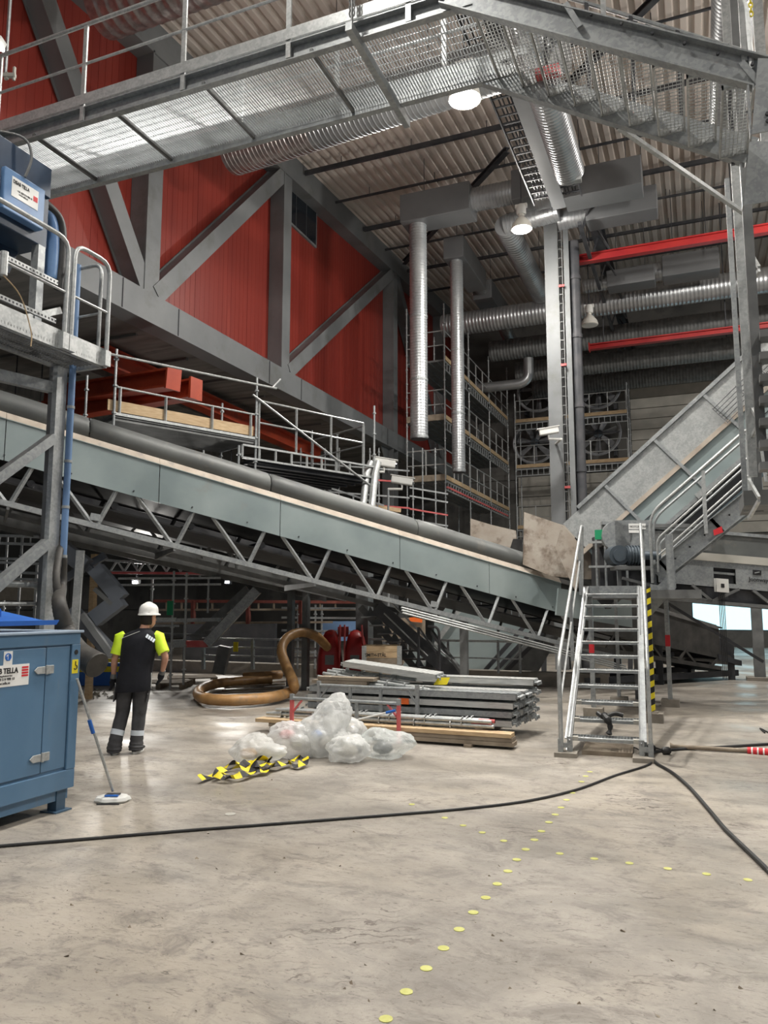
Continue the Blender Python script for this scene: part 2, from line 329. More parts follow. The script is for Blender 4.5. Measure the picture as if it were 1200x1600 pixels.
# underside of the red upper storey
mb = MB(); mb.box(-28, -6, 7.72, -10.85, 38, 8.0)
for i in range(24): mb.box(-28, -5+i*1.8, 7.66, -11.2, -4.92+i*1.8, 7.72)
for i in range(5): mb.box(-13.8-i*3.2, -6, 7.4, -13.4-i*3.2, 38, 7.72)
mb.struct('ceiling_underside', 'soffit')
# red wall, sheeted in upright panels
mb = MB(); y = -6.0; k = 0
while y < 37:
    mb.box(-10.98, y+.004, 7.9, -10.92-.002*(k % 2), y+1.15-.006, zc(y)+.1)
    for j in range(1, 6): mb.box(-10.93, y+j*.19, 7.9, -10.917, y+j*.19+.012, zc(y)+.05)
    y += 1.15; k += 1
mb.struct('wall_left', 'red')
wa = X(441, 285, -10.9); wb = X(493, 395, -10.9); w0 = X(441, 400, -10.9)
wn = MB().box(-10.92, wa.y+.1, wb.z+.15, -10.86, wb.y, wb.z+2.35).struct('window_1', 'paint')
for i in range(3):
    yy = wa.y+.16+(wb.y-wa.y-.2)*i/3; MB().box(-10.87, yy, wb.z+.22, -10.85, yy+(wb.y-wa.y-.3)/3, wb.z+2.28).build('pane', 'glass', wn)
# rear concrete walls with panel joints
mb = MB()
for i in range(8):
    for j in range(5): mb.box(-27.3, -6+i*5.6+.02, j*1.6+.02, -27, -6+i*5.6+5.58, j*1.6+1.58)
mb.box(-27.4, -6, 0, -27.2, 38, 8); mb.struct('wall_far_left', 'conc')
mb = MB(); mb.box(-28, 37.4, 0, -6, 37.7, 8)
mb.box(-11.2, 37.3, 8, 17, 37.6, zc(38)+.1); mb.box(-6, 37.3, 4.6, 17, 37.7, 8.2); mb.box(-6, 37.3, 0, 17, 37.7, .70)
for xx in (-6, -1.0, 2.9, 5.35, 7.6, 12): mb.box(xx, 37.25, 0, xx+.65, 37.75, 4.8)
mb.box(-5.4, 37.3, .65, -.9, 37.7, 4.7)
mb.struct('wall_back', 'conc')
mb = MB(); [mb.box(-8, 37.15, 3.6+j*.5, -2.65, 37.3, 4.07+j*.5) for j in range(9)]
for j in range(14): mb.box(-2.6, 37.15, 5.0+j*.5, 4.8, 37.3, 5.47+j*.5)
mb.struct('trim_1', 'concl')
for n, (a, b) in enumerate([(-.35, 2.9), (3.55, 5.35), (6.0, 7.6), (8.25, 12)]):
    w = MB().box(a, 37.42, .70, b, 37.5, 4.6).struct('window_%d' % (n+2), 'dark')
    MB().box(a+.05, 37.40, .75, b-.05, 37.43, 4.55).build('pane', 'pane', w)
MB().box(-24, 17.4, 0, -1.9, 17.75, .30).struct('trim_2', 'concd')
# ---------------------------------------------------------------- steel frame that carries the red storey
t = T('wall_frame', 'grey painted steel truss framing the red upper wall', 'steel frame', (-10.6, 12.6, 7.7))
xf = -10.70
cols = [-1.5, 12.6, 18.33, 26.86, 33.0]
MB().box(-10.92, -6, 7.70, -10.45, 37.2, 8.35).build('bottom_chord', 'paint', t)
mb = MB(); mb.add([(-10.92, -6, zc(-6)-.75), (-10.45, -6, zc(-6)-.75), (-10.45, 37.2, zc(37)-.75), (-10.92, 37.2, zc(37)-.75), (-10.92, -6, zc(-6)), (-10.45, -6, zc(-6)), (-10.45, 37.2, zc(37)), (-10.92, 37.2, zc(37))],
       [(0, 3, 2, 1), (4, 5, 6, 7), (0, 1, 5, 4), (1, 2, 6, 5), (2, 3, 7, 6), (3, 0, 4, 7)]); mb.build('top_chord', 'paint', t)
for c in cols[1:]: 
    mb = MB(); mb.bar((xf, c, 8.35), (xf, c, zc(c)-.72), .42, .5, (0, 1, 0)); mb.bar((xf+.22, c-.24, 8.35), (xf+.22, c-.24, zc(c)-.72), .06, .04, (0, 1, 0)); mb.build('post', 'paint', t)
def diag(y0, z0, y1, z1): MB().ibeam((xf+.02, y0, z0), (xf+.02, y1, z1), .40, .42, .03, .32, (1, 0, 0)).build('diagonal', 'paint', t)
diag(9.0, zc(9)-.8, 12.45, 8.4); diag(12.8, 8.4, 18.1, zc(18)-.8); diag(18.6, 8.4, 26.6, zc(26)-.8); diag(27.1, zc(27)-.8, 32.8, 8.4)
mb = MB()
for c in (12.6, 18.33, 26.86):
    for dy in (-.9, .9): mb.box(-10.45, c+dy-.01, 7.72, -10.435, c+dy+.01, 8.33)
mb.build('splice', 'dark', t)
# legs under the frame
for c, lb in ((26.86, 'grey steel leg below the red wall corner, right end of the frame'), (4.0, 'grey steel leg under the red wall at the left of the hall')):
    mb = MB(); mb.ibeam((-10.7, c, 0), (-10.7, c, 7.7), .45, .5, .03, .03, (0, 1, 0)); mb.box(-11, c-.35, 0, -10.4, c+.35, .04)
    mb.add([(-10.7, c, 7.7), (-10.7, c-1.0, 7.7), (-10.7, c, 6.4), (-10.66, c, 7.7), (-10.66, c-1.0, 7.7), (-10.66, c, 6.4)], [(0, 1, 2), (5, 4, 3), (0, 3, 4, 1), (1, 4, 5, 2), (2, 5, 3, 0)])
    mb.one('steel_column', 'paint', lb, 'column')
# ---------------------------------------------------------------- roof purlins and conduits
for i, (yy, r, x0, x1) in enumerate([(10.2, .03, -10.4, 12), (14.3, .035, -10.4, 12), (16.6, .02, -10.4, 12), (19.2, .045, -10.4, 14), (21.3, .025, -10.4, 14), (23.6, .05, -10.4, 14), (25.6, .025, -10.4, 14), (28.0, .04, -10.4, 14), (30.6, .03, -10.4, 14)]):
    p = MB(); z = zc(yy)-.28; p.bar((x0, yy, z), (x1, yy, z), r*2.2, r*2.6)
    xx = x0+1.2
    while xx < x1: p.tube((xx, yy, z), (xx, yy, zc(yy)), .012, 5); xx += 2.2
    nm = ['nearest the camera', 'over the first lit lamp', 'just behind the first lit lamp', 'over the second lit lamp', 'behind the second lit lamp', 'over the red hoist rail', 'beyond the column head', 'over the spiral duct end', 'over the far fans'][i]
    p.one('roof_conduit', 'dark', 'dark hung conduit crossing under the ribbed roof, '+nm, 'conduit', 'conduits under the roof')
def brace(name, a, b, w, lab): MB().ibeam(a, b, w, w, .02, .02).one(name, 'dark', lab, 'brace')
brace('roof_brace', (-4.4, 19.9, zc(20)-.6), (-9.9, 26.3, zc(26)-.6), .16, 'dark diagonal roof brace running from the column head to the red wall corner')
brace('roof_brace', (-2.6, 17.8, zc(18)-.6), (.6, 14.4, zc(14)-.6), .14, 'dark diagonal roof brace behind the upper stair')
# main roof beam with cable ladders on both sides
la_ = Z(765, 95, 12.1); lb_ = Z(848, 300, 12.1); lc_ = Z(838, 130, 12.1)
t = T('roof_beam', 'dark roof girder with cable ladders running to the column head', 'beam', (-3.4, 20, 13.4))
xg = (Z(765, 95, 12.1).x+Z(838, 130, 12.1).x)/2; mb = MB(); mb.ibeam((xg, 4, 12.35), (xg, lb_.y+.8, 12.35), .34, .7, .03, .02); [mb.bar((xg, q, 12.7), (xg, q, zc(q)), .08, .08, (0, 1, 0)) for q in (5, 8, 11, 14, 16)]; mb.build('girder', 'box', t)
for xx in (la_.x, lc_.x):
    zq = lambda y: 12.1
    mb = MB(); 
    for dx in (-.25, .25): mb.bar((xx+dx, 4, zq(4)), (xx+dx, lb_.y+.5, zq(20)), .03, .09)
    yy = 4.2
    while yy < lb_.y+.4: mb.bar((xx-.25, yy, zq(yy)), (xx+.25, yy, zq(yy)), .04, .03); yy += .3
    for dx in (-.12, -.04, .06, .13): mb.path([(xx+dx+.01*math.sin(q), 4+q*(lb_.y-3.6)/16, 12.14) for q in range(17)], .018, 5)
    mb.build('cable_ladder', 'dark', t)
t = T('roof_beam', 'second dark roof girder right of the column, running above the unlit lamp', 'beam', (-2.2, 27, 13))
a = D(905, 345, 20.5); b = D(1003, 625, 33)
MB().ibeam((-2.35, 20.6, 13.1), (-2.35, 36.6, 13.3), .30, .55, .03, .02).build('girder', 'dark', t)
mb = MB()
for i in range(16): mb.bar((-2.35, 20.8+i, 12.8), (-2.35+(.35 if i % 2 else -.35), 21.6+i, 12.3), .05, .05)
mb.bar((-2.6, 20.7, 12.3), (-2.6, 36.5, 12.3), .1, .1); mb.build('lattice', 'dark', t)
# ---------------------------------------------------------------- slender hall column with cable ladder
c0 = D(875, 815, 22); cx, cy = c0.x, c0.y
t = T('hall_column', 'tall grey steel column with cable ladder rising to the roof in mid hall', 'column', (cx, cy, 0))
MB().ibeam((cx-.02, cy, 0), (cx-.02, cy, zc(cy)-.2), .38, .40, .03, .03, (0, 1, 0)).build('shaft', 'paint', t)
MB().bar((cx+.42, cy-.1, 0), (cx+.42, cy-.1, zc(cy)-.4), .15, .10, (0, 1, 0)).build('side_channel', 'paint', t)
mb = MB(); 
for dx in (.19, .31): mb.bar((cx+dx, cy-.22, 2), (cx+dx, cy-.22, zc(cy)-1.0), .025, .05, (0, 1, 0))
z = 2.2
while z < zc(cy)-1.1: mb.box(cx+.19, cy-.23, z, cx+.31, cy-.20, z+.03); z += .28
mb.build('cable_ladder', 'galv_d', t)
mb = MB(); mb.tube((cx+.24, cy-.20, 2), (cx+.24, cy-.20, 13), .02); mb.tube((cx+.29, cy-.20, 2), (cx+.29, cy-.20, 13), .014); mb.build('cable', 'blk', t)
mb = MB(); 
for z in (3.0, 5.1, 8.7, 11.1): mb.box(cx+.2, cy-.29, z, cx+.36, cy-.25, z+.07)
mb.build('clip', 'redw', t)
mb = MB(); pts = [(cx+.62, cy+.1, 0), (cx+.62, cy+.1, 12.6)]; mb.path(pts, .15, 14)
for z in (3.6, 5.6, 7.5, 9.6, 11.4): mb.path([(cx+.62, cy+.1, z), (cx+.62, cy+.1, z+.12)], .175, 14)
mb.one('drain_pipe', 'dark', 'black upright pipe with joint collars beside the tall grey column', 'pipe', smooth=True)
# ---------------------------------------------------------------- red hoist rails, right
for a, b, zz, lab in ((895, 408, 12.3, 'bright red hoist rail hung high right of the tall column, upper one'), (921, 543, 11.0, 'bright red hoist rail hung right of the tall column, lower and farther one')):
    p = Z(a, b, zz); mb = MB(); mb.ibeam(p, (8, p.y, zz), .22, .26 if zz > 12 else .2, .04, .05); mb.box(p.x-.02, p.y-.12, zz-.15, p.x+.02, p.y+.12, zz+.15)
    o = mb.one('hoist_rail', 'redb', lab, 'rail', 'red hoist rails')
    for i in range(3): MB().tube((p.x+.5+i*4, p.y, zz+.1), (p.x+.5+i*4, p.y, zc(p.y)), .02).build('hanger', 'dark', o)
# ================================================================ DUCTS AND LAMPS
def strap(mb, p, ztop): mb.tube(p, (p[0], p[1], ztop), .010, 4)
def vduct(px0, ptop, pbot, r, d, lab, arm):
    top = Z(px0, ptop, 13.0 if r > .2 else 12.9); x, y = D(pbot[0], pbot[1], d)[:2]; zb = D(pbot[0], pbot[1], d).z
    t = T('supply_duct', lab, 'duct', (x, y, zb), 0, 'upright supply ducts')
    zt = zc(y)-2.0
    mb = MB(); mb.ribbed((x, y, zb), (x, y, zt), r, .085, .035, 22)
    mb.build('pipe', 'ductl', t, smooth=True)
    mb = MB()
    for z in (zb+.02, zb+(zt-zb)*.26, zb+(zt-zb)*.55): mb.path([(x, y, z), (x, y, z+.06)], r*1.06, 22)
    mb.build('joint_ring', 'galv', t, smooth=True)
    MB().path([(x, y, zb-.01), (x, y, zb+.02)], r*.96, 22).build('opening', 'dark', t)
    return t, x, y, zt
t, x, y, zt = vduct(650, 300, (655, 686), .25, 21.6, 'long silver upright duct left of the shorter one, in front of the red wall corner', 1)
mb = MB(); mb.box(x-.42, y-.42, zt-.1, x+1.7, y+.42, zt+.75); mb.build('elbow_box', 'box', t, bevel=.02)
MB().ribbed((x+1.7, y, zt+.36), (x+2.9, y, zt+.36), .33, .09, .03, 20).build('branch', 'duct', t, smooth=True)
MB().box(x+2.9, y-.42, zt-.1, x+4.5, y+.42, zt+.78).build('silencer', 'box', t, bevel=.02)
for q in (.2, 3.3): mb = MB(); strap(mb, (x+q, y, zt+.7), zc(y)); mb.build('hanger', 'dark', t)
t, x, y, zt = vduct(717, 400, (717, 738), .21, 24.2, 'shorter silver upright duct beside the long one, ending above the scaffold', 1)
zt -= .1
mb = MB(); mb.box(x-.34, y-.34, zt-.1, x+.34, y+2.6, zt+.62); mb.build('elbow_box', 'box', t, bevel=.02)
MB().ribbed((x, y+2.6, zt+.3), (x, y+3.3, zt+.3), .27, .09, .03, 18).build('branch', 'duct', t, smooth=True)
MB().box(x-.36, y+3.3, zt-.1, x+.36, y+6.0, zt+.62).build('silencer', 'box', t, bevel=.02)
MB().ribbed((x, y+6.0, zt+.2), (x+.1, y+8.2, zt-.5), .27, .09, .03, 18).build('branch', 'duct', t, smooth=True)
for q in (.1, 4.6): mb = MB(); strap(mb, (x, y+q, zt+.6), zc(y)); mb.build('hanger', 'dark', t)
def hduct(name, pts, r, m, lab, pitch=.12, amp=.04, n=22, cat='duct', caps=True, mats=None, straps=()):
    amp = min(amp, .022)
    t = T(name, lab, cat, V(pts[0]))
    for i in range(len(pts)-1):
        mb = MB(); mb.ribbed(pts[i], pts[i+1], r, pitch, amp, n); mb.build('pipe', (mats[i] if mats else m), t, smooth=True)
    if straps:
        for s in straps: mb = MB(); strap(mb, s, zc(s[1])); mb.build('hanger', 'dark', t)
    return t
# fat return duct behind the walkway: insulated end, then bare spiral
pA = Z(362, 240, 11.6); pB = Z(480, 205, 11.6); pC = Z(800, 92, 11.6)
pB = V((pB.x, pA.y, 11.6)); 
pC = Z(760, 108, 11.6); pB = pA.lerp(pC, .36)
hduct('return_duct', [pA, pB, pC.lerp(pA, -.25)], .46, 'duct', 'fat grey spiral duct with foil wrapped end hanging behind the upper walkway', .10, .03, mats=['foil', 'duct'], straps=[pA.lerp(pC, .45)+V((0, 0, .3)), pA.lerp(pC, .8)+V((0, 0, .3))])
pD = Z(160, 15, 12.2)
hduct('return_duct', [pD, V((pD.x+3.8, pD.y, 12.2))], .48, 'foil', 'foil wrapped duct at the top left above the upper walkway handrail', .22, .05)
# duct running away from the viewer to the column
pE = Z(848, 130, 11.4); pF = Z(894, 268, 11.4)
t = hduct('spiral_duct', [(pE.x, pE.y-6, 11.4), (pE.x, pF.y, 11.4)], .32, 'duct', 'wide grey spiral duct under the roof right of the first lit lamp', .10, .02)
mb = MB(); mb.box(pE.x+.1, pF.y-.15, 11.1, pE.x+.26, pF.y+.02, 11.25); mb.build('damper_tag', 'galv_l', t)
def boxduct(px, py, z, w, l, h, lab, stub=1):
    p = Z(px, py, z); t = T('duct_silencer', lab, 'duct', p, 0, 'grey box silencers under the roof')
    MB().box(p.x, p.y, z, p.x+w, p.y+l, z+h).build('casing', 'box', t, bevel=.02)
    if stub: MB().ribbed((p.x-.8, p.y+l/2, z+h/2), (p.x, p.y+l/2, z+h/2), h*.42, .09, .03, 18).build('stub', 'duct', t, smooth=True)
    for q in (.2, .8): mb = MB(); strap(mb, (p.x+q*w, p.y+l/2, z+h), zc(p.y)); mb.build('hanger', 'dark', t)
pG = Z(1150, -60, 12.2); pH = Z(1141, 185, 12.2)
hduct('spiral_duct', [(pG.x, pG.y-2, 12.2), (pG.x, pH.y, 12.2)], .36, 'duct', 'grey spiral duct at the top right behind the overhead stair landing', .10, .02)
boxduct(880, 310, 12.6, 2.0, .8, .8, 'grey box silencer just right of the column head, upper of two')
boxduct(915, 345, 12.5, 1.9, .7, .7, 'grey box silencer below the upper one, right of the column head')
boxduct(1035, 432, 12.3, 1.7, .8, .7, 'dark grey box silencer behind the upper red hoist rail', 1)
boxduct(948, 448, 12.2, 1.5, .7, .55, 'small silver grey silencer left of the dark one behind the red hoist rail', 1)
# ducts crossing behind the column
def xduct(px, py, z, r, x0, x1, m, lab, pitch=.13, grp=None):
    p = Z(px, py, z); t = hduct('spiral_duct', [(x0, p.y, z), (x1, p.y, z)], r, m, lab, pitch, .03, straps=[(x0+q*(x1-x0), p.y, z+r*.8) for q in (.2, .5, .8)]); return p
xduct(1000, 466, 12.4, .42, -8.6, 10, 'duct', 'grey spiral duct crossing the hall below the upper red rail')
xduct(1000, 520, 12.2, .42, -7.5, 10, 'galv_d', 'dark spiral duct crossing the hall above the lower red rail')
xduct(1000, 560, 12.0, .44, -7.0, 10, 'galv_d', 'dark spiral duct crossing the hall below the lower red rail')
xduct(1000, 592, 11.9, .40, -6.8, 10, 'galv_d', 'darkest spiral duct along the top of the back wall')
p = Z(830, 575, 11.2)
mb = MB(); mb.path(roundpath([(p.x-3.4, p.y, 10.6), (p.x-.1, p.y, 10.6), (p.x-.1, p.y, 11.6)], .6, 8), .2, 18); mb.one('bent_duct', 'duct', 'smooth silver duct bend left of the column below the big ducts', 'duct', smooth=True)
# stepped duct from the second lamp
p1 = Z(790, 352, 12.9); p2 = Z(852, 455, 12.9)
t = T('flexible_duct', 'silver ribbed duct bending away beneath the second lit lamp', 'duct', p1)
MB().ribbed(p1, (p1.x, p2.y+1, 12.9), .33, .15, .035, 20).build('pipe', 'duct', t, smooth=True)
MB().ribbed((p1.x, p1.y, 12.9), (p1.x+1.6, p1.y-.2, 12.95), .3, .12, .05, 20).build('elbow', 'duct', t, smooth=True)
def lamp(x, y, z, lit, lab, cable=True):
    t = T('high_bay_lamp', lab, 'lamp', (x, y, z-.25), 0, 'high bay lamps')
    MB().lathe((x, y, z-.25), [(.27, 0), (.28, .015), (.25, .14), (.15, .28), (.07, .36), (.07, .42)], 24).build('reflector', 'lampw', t, smooth=True)
    MB().lathe((x, y, z+.17), [(.11, 0), (.13, .04), (.13, .22), (.09, .28)], 16).build('ballast', 'whitep', t, smooth=True)
    MB().box(x-.16, y-.05, z+.36, x+.16, y+.05, z+.46).build('bracket', 'whitep', t)
    MB().tube((x, y, z+.4), (x, y, zc(y)), .015, 6).build('rod', 'dark', t)
    MB().lathe((x, y, z-.262), [(.235, 0), (.24, .004), (.235, .008)], 24).build('lens', 'lit' if lit else 'whitep', t)
lamp(*LAMPS_LIT[0], True, 'bright lit high bay lamp nearest the upper walkway')
lamp(*LAMPS_LIT[1], True, 'bright lit high bay lamp just left of the column head')
p = Z(921, 497, 11.3); lamp(p.x, p.y, 11.3, False, 'unlit white high bay lamp hanging right of the column')
for i, q in enumerate(LAMPS_BACK): lamp(*q, True, 'lit high bay lamp overhead outside the picture')
# small working lamps under the red storey
for px, py, d, lab in ((211, 910, 21, 'small bright work lamp shining behind the person'), (355, 910, 24, 'small lit tube lamp behind the background scaffold')):
    p = D(px, py, d); t = T('work_lamp', lab, 'lamp', p)
    MB().box(p.x-.12, p.y, p.z-.05, p.x+.12, p.y+.08, p.z+.07).build('housing', 'dark', t)
    MB().box(p.x-.07, p.y-.02, p.z-.03, p.x+.07, p.y, p.z+.04).build('lens', 'lit' if px < 300 else 'tube', t); 
    MB().tube((p.x, p.y+.05, p.z), (p.x, p.y+.05, 7.75), .02).build('rod', 'dark', t)
p = D(211, 910, 20.6); spot(p, 160, 160, (p.x+3, p.y-6, 0))
p = D(355, 910, 23.5); spot(p, 200, 160, (p.x+1, p.y-6, 0))
p = D(4, 68, 7.2); q = D(-70, 40, 7.2)
t = T('tube_lamp', 'lit fluorescent batten at the top left edge of the picture', 'lamp', p); MB().bar(p, q, .12, .08).build('housing', 'whitep', t); MB().bar(p+V((0, 0, -.05)), q+V((0, 0, -.05)), .09, .03).build('tube', 'tube', t)
MB().bar(p.lerp(q, .5)+V((0, 0, .04)), p.lerp(q, .5)+V((0, 0, 4.4)), .03, .03).build('rod', 'galv', t)
# ================================================================ UPPER WALKWAY AND STAIR (overhead)
YN, YF, ZW = 6.55, 7.66, 7.55
t = T('walkway', 'galvanised grating walkway with handrail crossing overhead at the top left', 'walkway', (-6, 7.1, ZW))
XL, XR = -13.5, -1.75
MB().channel((XL, YN, ZW+.02), (XR, YN, ZW+.02), .08, .20, .012, side=-1).build('stringer', 'galv', t)
MB().channel((XL, YF, ZW+.02), (XR, YF, ZW+.02), .08, .20, .012, side=1).build('stringer', 'galv', t)
xs = [XL, -10.2, -8.6, -7.35, -6.1, -4.85, -3.5, XR]
for i in range(len(xs)-1):
    mb = MB(); x = xs[i]+.03
    y = YN+.12
    while y < YF-.05: mb.bar((xs[i]+.02, y, ZW+.01), (xs[i+1]-.02, y, ZW+.01), .006, .006); y += .10
    x = xs[i]+.04
    while x < xs[i+1]-.03: mb.bar((x, YN+.05, ZW+.0), (x, YF-.05, ZW+.0), .004, .028); x += .034
    mb.build('grating', 'grate', t)
for x in xs[1:-1]: MB().bar((x, YN, ZW-.02), (x, YF, ZW-.02), .035, .045).build('cross_bearer', 'galv_d', t)
MB().box(XL, YN-.055, ZW+.14, XR+.3, YN-.045, ZW+.27).build('toe_board', 'galv_l', t)
MB().box(XL, YF-.01, ZW+.14, XR+.3, YF, ZW+.25).build('toe_board', 'galv', t)
for yy in (YN-.03, YF+.03):
    mb = MB(); mb.tube((XL, yy, ZW+1.2), (XR-.2, yy, ZW+1.2), .024, 10); mb.build('handrail', 'galv_l', t, smooth=True)
    mb = MB(); mb.tube((XL, yy, ZW+.68), (XR-.2, yy, ZW+.68), .016, 8); mb.build('midrail', 'galv_l', t, smooth=True)
    for x in (-12, -10.6, -9.2, -7.95, -6.55, -5.1, -3.75, -2.4): MB().box(x-.028, yy-.012, ZW-.06, x+.028, yy+.012, ZW+1.2).build('post', 'galv_l', t)
# hangers below and above
a = D(505, 60, 7.0)
mb = MB(); mb.bar((-2.95, YN-.25, ZW-.10), (-2.95, YF+.3, ZW-.12), .07, .09); mb.build('hanger_beam', 'galv', t)
mb = MB(); mb.path([(-2.95, YN-.17, ZW-.12), (-2.95, YN-.17, zc(6)-.5)], .014, 6)
for i in range(5): mb.path([V((-2.95, YN-.17, ZW+.1+i*.07))+V((.03*math.cos(q), 0, .045*math.sin(q))) for q in [k*PI/4 for k in range(8)]], .009, 5, closed=True)
mb.build('chain', 'galv_d', t)
MB().bar((-9.2, YF+.25, ZW-.2), (-10.8, YN-.3, ZW-.2), .06, .05).build('rod', 'galv', t)
# flight going down right
dz = -1.62; X0, X1 = XR, .66; Z0, Z1 = ZW, ZW-1.62
sl = (Z1-Z0)/(X1-X0)
t = T('stair', 'overhead galvanised stair with open grating treads going down to the right', 'stair', (-.5, 7.1, Z1))
for yy, s, n in ((YN-.06, -1, 'stringer'), (YF+.02, 1, 'stringer')):
    mb = MB(); mb.channel((X0-.25, yy, Z0+.10), (X1, yy, Z1+.12), .09, .26, .014, side=-1 if s < 0 else 1)
    mb.plate([(X1-.02, yy-.05, Z1+.22), (X1+.16, yy-.05, Z1+.16), (X1+.16, yy-.05, Z1-.42), (X1-.10, yy-.05, Z1-.42)], -.012)
    mb.box(X1-.11, yy-.05, Z1-.42, X1-.095, yy+.05, Z1+.02)
    mb.bar((X1-.02, yy-.03, Z1+.02), (X1-.14, yy-.03, Z1+.24), .05, .02, (0, 1, 0)); mb.bar((-.75, yy-.03, Z0+sl*(-.75-X0)+.0), (-.87, yy-.03, Z0+sl*(-.75-X0)+.27), .05, .02, (0, 1, 0)); mb.build(n, 'galv', t)
mb = MB()
for i in range(10):
    x = X0+.1+i*.25; z = Z0+sl*(x-X0)+.16
    mb.path([(x, YN-.1, z), (x, YN-.075, z)], .014, 6)
for z in (-.28, -.34):
    for x in (X1+.02, X1+.10): mb.path([(x, YN-.14, Z1+z), (x, YN-.10, Z1+z)], .016, 6)
mb.build('bolt', 'dark', t)
N = 9
for i in range(N):
    x = X0+(i+.4)*(X1-X0)/N; z = Z0+sl*(x-X0)+.02
    mb = MB(); mb.box(x-.13, YN+.02, z-.02, x+.13, YN+.03, z+.03); mb.box(x-.13, YF-.03, z-.02, x+.13, YF-.02, z+.03)
    mb.box(x+.105, YN+.02, z-.03, x+.125, YF-.02, z+.01); mb.box(x-.13, YN+.02, z-.03, x-.115, YF-.02, z+.02)
    for k in range(7): mb.box(x-.112+k*.034, YN+.03, z-.018, x-.108+k*.034, YF-.03, z+.014)
    y = YN+.08
    while y < YF-.03: mb.box(x-.12, y, z+.006, x+.11, y+.006, z+.012); y += .05
    mb.add([(x-.14, YF-.035, z-.03), (x+.0, YF-.035, z-.03), (x+.10, YF-.035, z+.05), (x-.14, YF-.035, z+.05), (x-.14, YF-.025, z-.03), (x+.0, YF-.025, z-.03), (x+.10, YF-.025, z+.05), (x-.14, YF-.025, z+.05)], [(0, 1, 2, 3), (7, 6, 5, 4), (0, 4, 5, 1), (1, 5, 6, 2), (2, 6, 7, 3), (3, 7, 4, 0)])
    mb.build('tread', 'galv_l', t)
for k in range(6):
    x = X0+.05+k*.44; z = Z0+sl*(x-X0); MB().box(x-.02, YF+.03, z-.05, x+.02, YF+.07, z+1.2).build('post', 'dark', t)
for x in (-1.9, -.55, .55):
    z = Z0+sl*(max(x, X0)-X0); MB().box(x-.022, YN-.05, z+.2, x+.022, YN-.01, z+1.3).build('post', 'galv_l', t)
mb = MB(); mb.path(roundpath([(X0-.1, YN-.03, Z0+1.2), (X0+.1, YN-.03, Z0+1.2), (X1-.08, YN-.03, Z1+.85), (X1-.06, YN-.03, Z1+.2)], .12), .024, 8); mb.build('handrail', 'galv_l', t, smooth=True)
mb = MB(); mb.path([(X0, YF+.05, Z0+1.2), (X1, YF+.05, Z1+1.2)], .022, 8); mb.build('handrail', 'galv', t, smooth=True)
MB().box(-1.35, YF-.12, Z0+sl*.4+.03, -1.10, YF-.01, Z0+sl*.4+.12).build('red_rag', 'redw', t)
a = Y(985, 172, YF+.02); b = D(1172, 340, 8.8)
MB().bar((-.55, YF+.05, Z0+sl*(-.55-X0)-.1), b, .045, .045).build('strut', 'galv_l', t)
# ---------------------------------------------------------------- access tower at the right edge
t = T('access_tower', 'galvanised ladder tower at the right edge of the picture', 'tower', D(1188, 1060, 9.4))
def vpost(px0, y0, px1, y1, d, w, m='galv_l', h=None, name='post', dd=None):
    a = D(px0, y0, d); b = D(px1, y1, dd or d); x, y = b.x, b.y; return MB().box(x-w/2, y-(h or w)/2, b.z, x+w/2, y+(h or w)/2, a.z).build(name, m, t)
vpost(1168, -200, 1177, 745, 8.9, .09, 'galv_l', .06)
vpost(1180, -200, 1190, 700, 8.3, .10, 'galv_d', .10)
vpost(1160, 280, 1166, 800, 9.6, .06, 'galv'); vpost(1198, -200, 1199, 250, 7.6, .10, 'galv_l', .09)
vpost(1176, -100, 1186, 800, 9.7, .10, 'galv_d', .10)
for k in range(7):
    a = D(1186, 525+k*34, 8.2); mb = MB(); mb.box(a.x, a.y-.12, a.z-.05, a.x+.8, a.y+.12, a.z+.03); mb.build('tread', 'galv_d', t)
for k in range(9):
    mb = MB(); a = D(1170, 330+k*60, 9.0); b = D(1186, 358+k*60, 8.6) if k % 2 else D(1186, 302+k*60, 8.6); mb.bar(a, b, .03, .04); mb.build('lacing', 'galv_l', t)
a = D(1165, 775, 9.6); MB().box(a.x-.05, a.y-.5, a.z-.18, a.x+1.2, a.y+.6, a.z).build('landing', 'galv_d', t)
p = Z(1188, 1063); MB().box(p.x-.12, p.y-.12, .08, p.x+.12, p.y+.12, 2.3).one('steel_post', 'galv_d', 'grey square steel post at the right edge under the level conveyor', 'post'); MB().box(p.x-.3, p.y-.25, 0, p.x+.3, p.y+.25, .08).one('concrete_pad', 'concd', 'concrete pad under the square post at the right edge', 'pad')
p = D(1172, -5, 6.6); mb = MB()
for i in range(6):
    c = p+V((0, 0, -.045*i+.05)); ax = RT if i % 2 else V((0, 1, 0)); mb.path([c+ax*(.018*math.cos(q))+V((0, 0, .03*math.sin(q))) for q in [k*PI/4 for k in range(8)]], .007, 5, closed=True)
mb.path([p+V((0, 0, .1)), p+V((0, 0, 3))], .008, 5)
mb.one('chain', 'yel', 'short yellow chain dangling at the top right corner', 'chain')
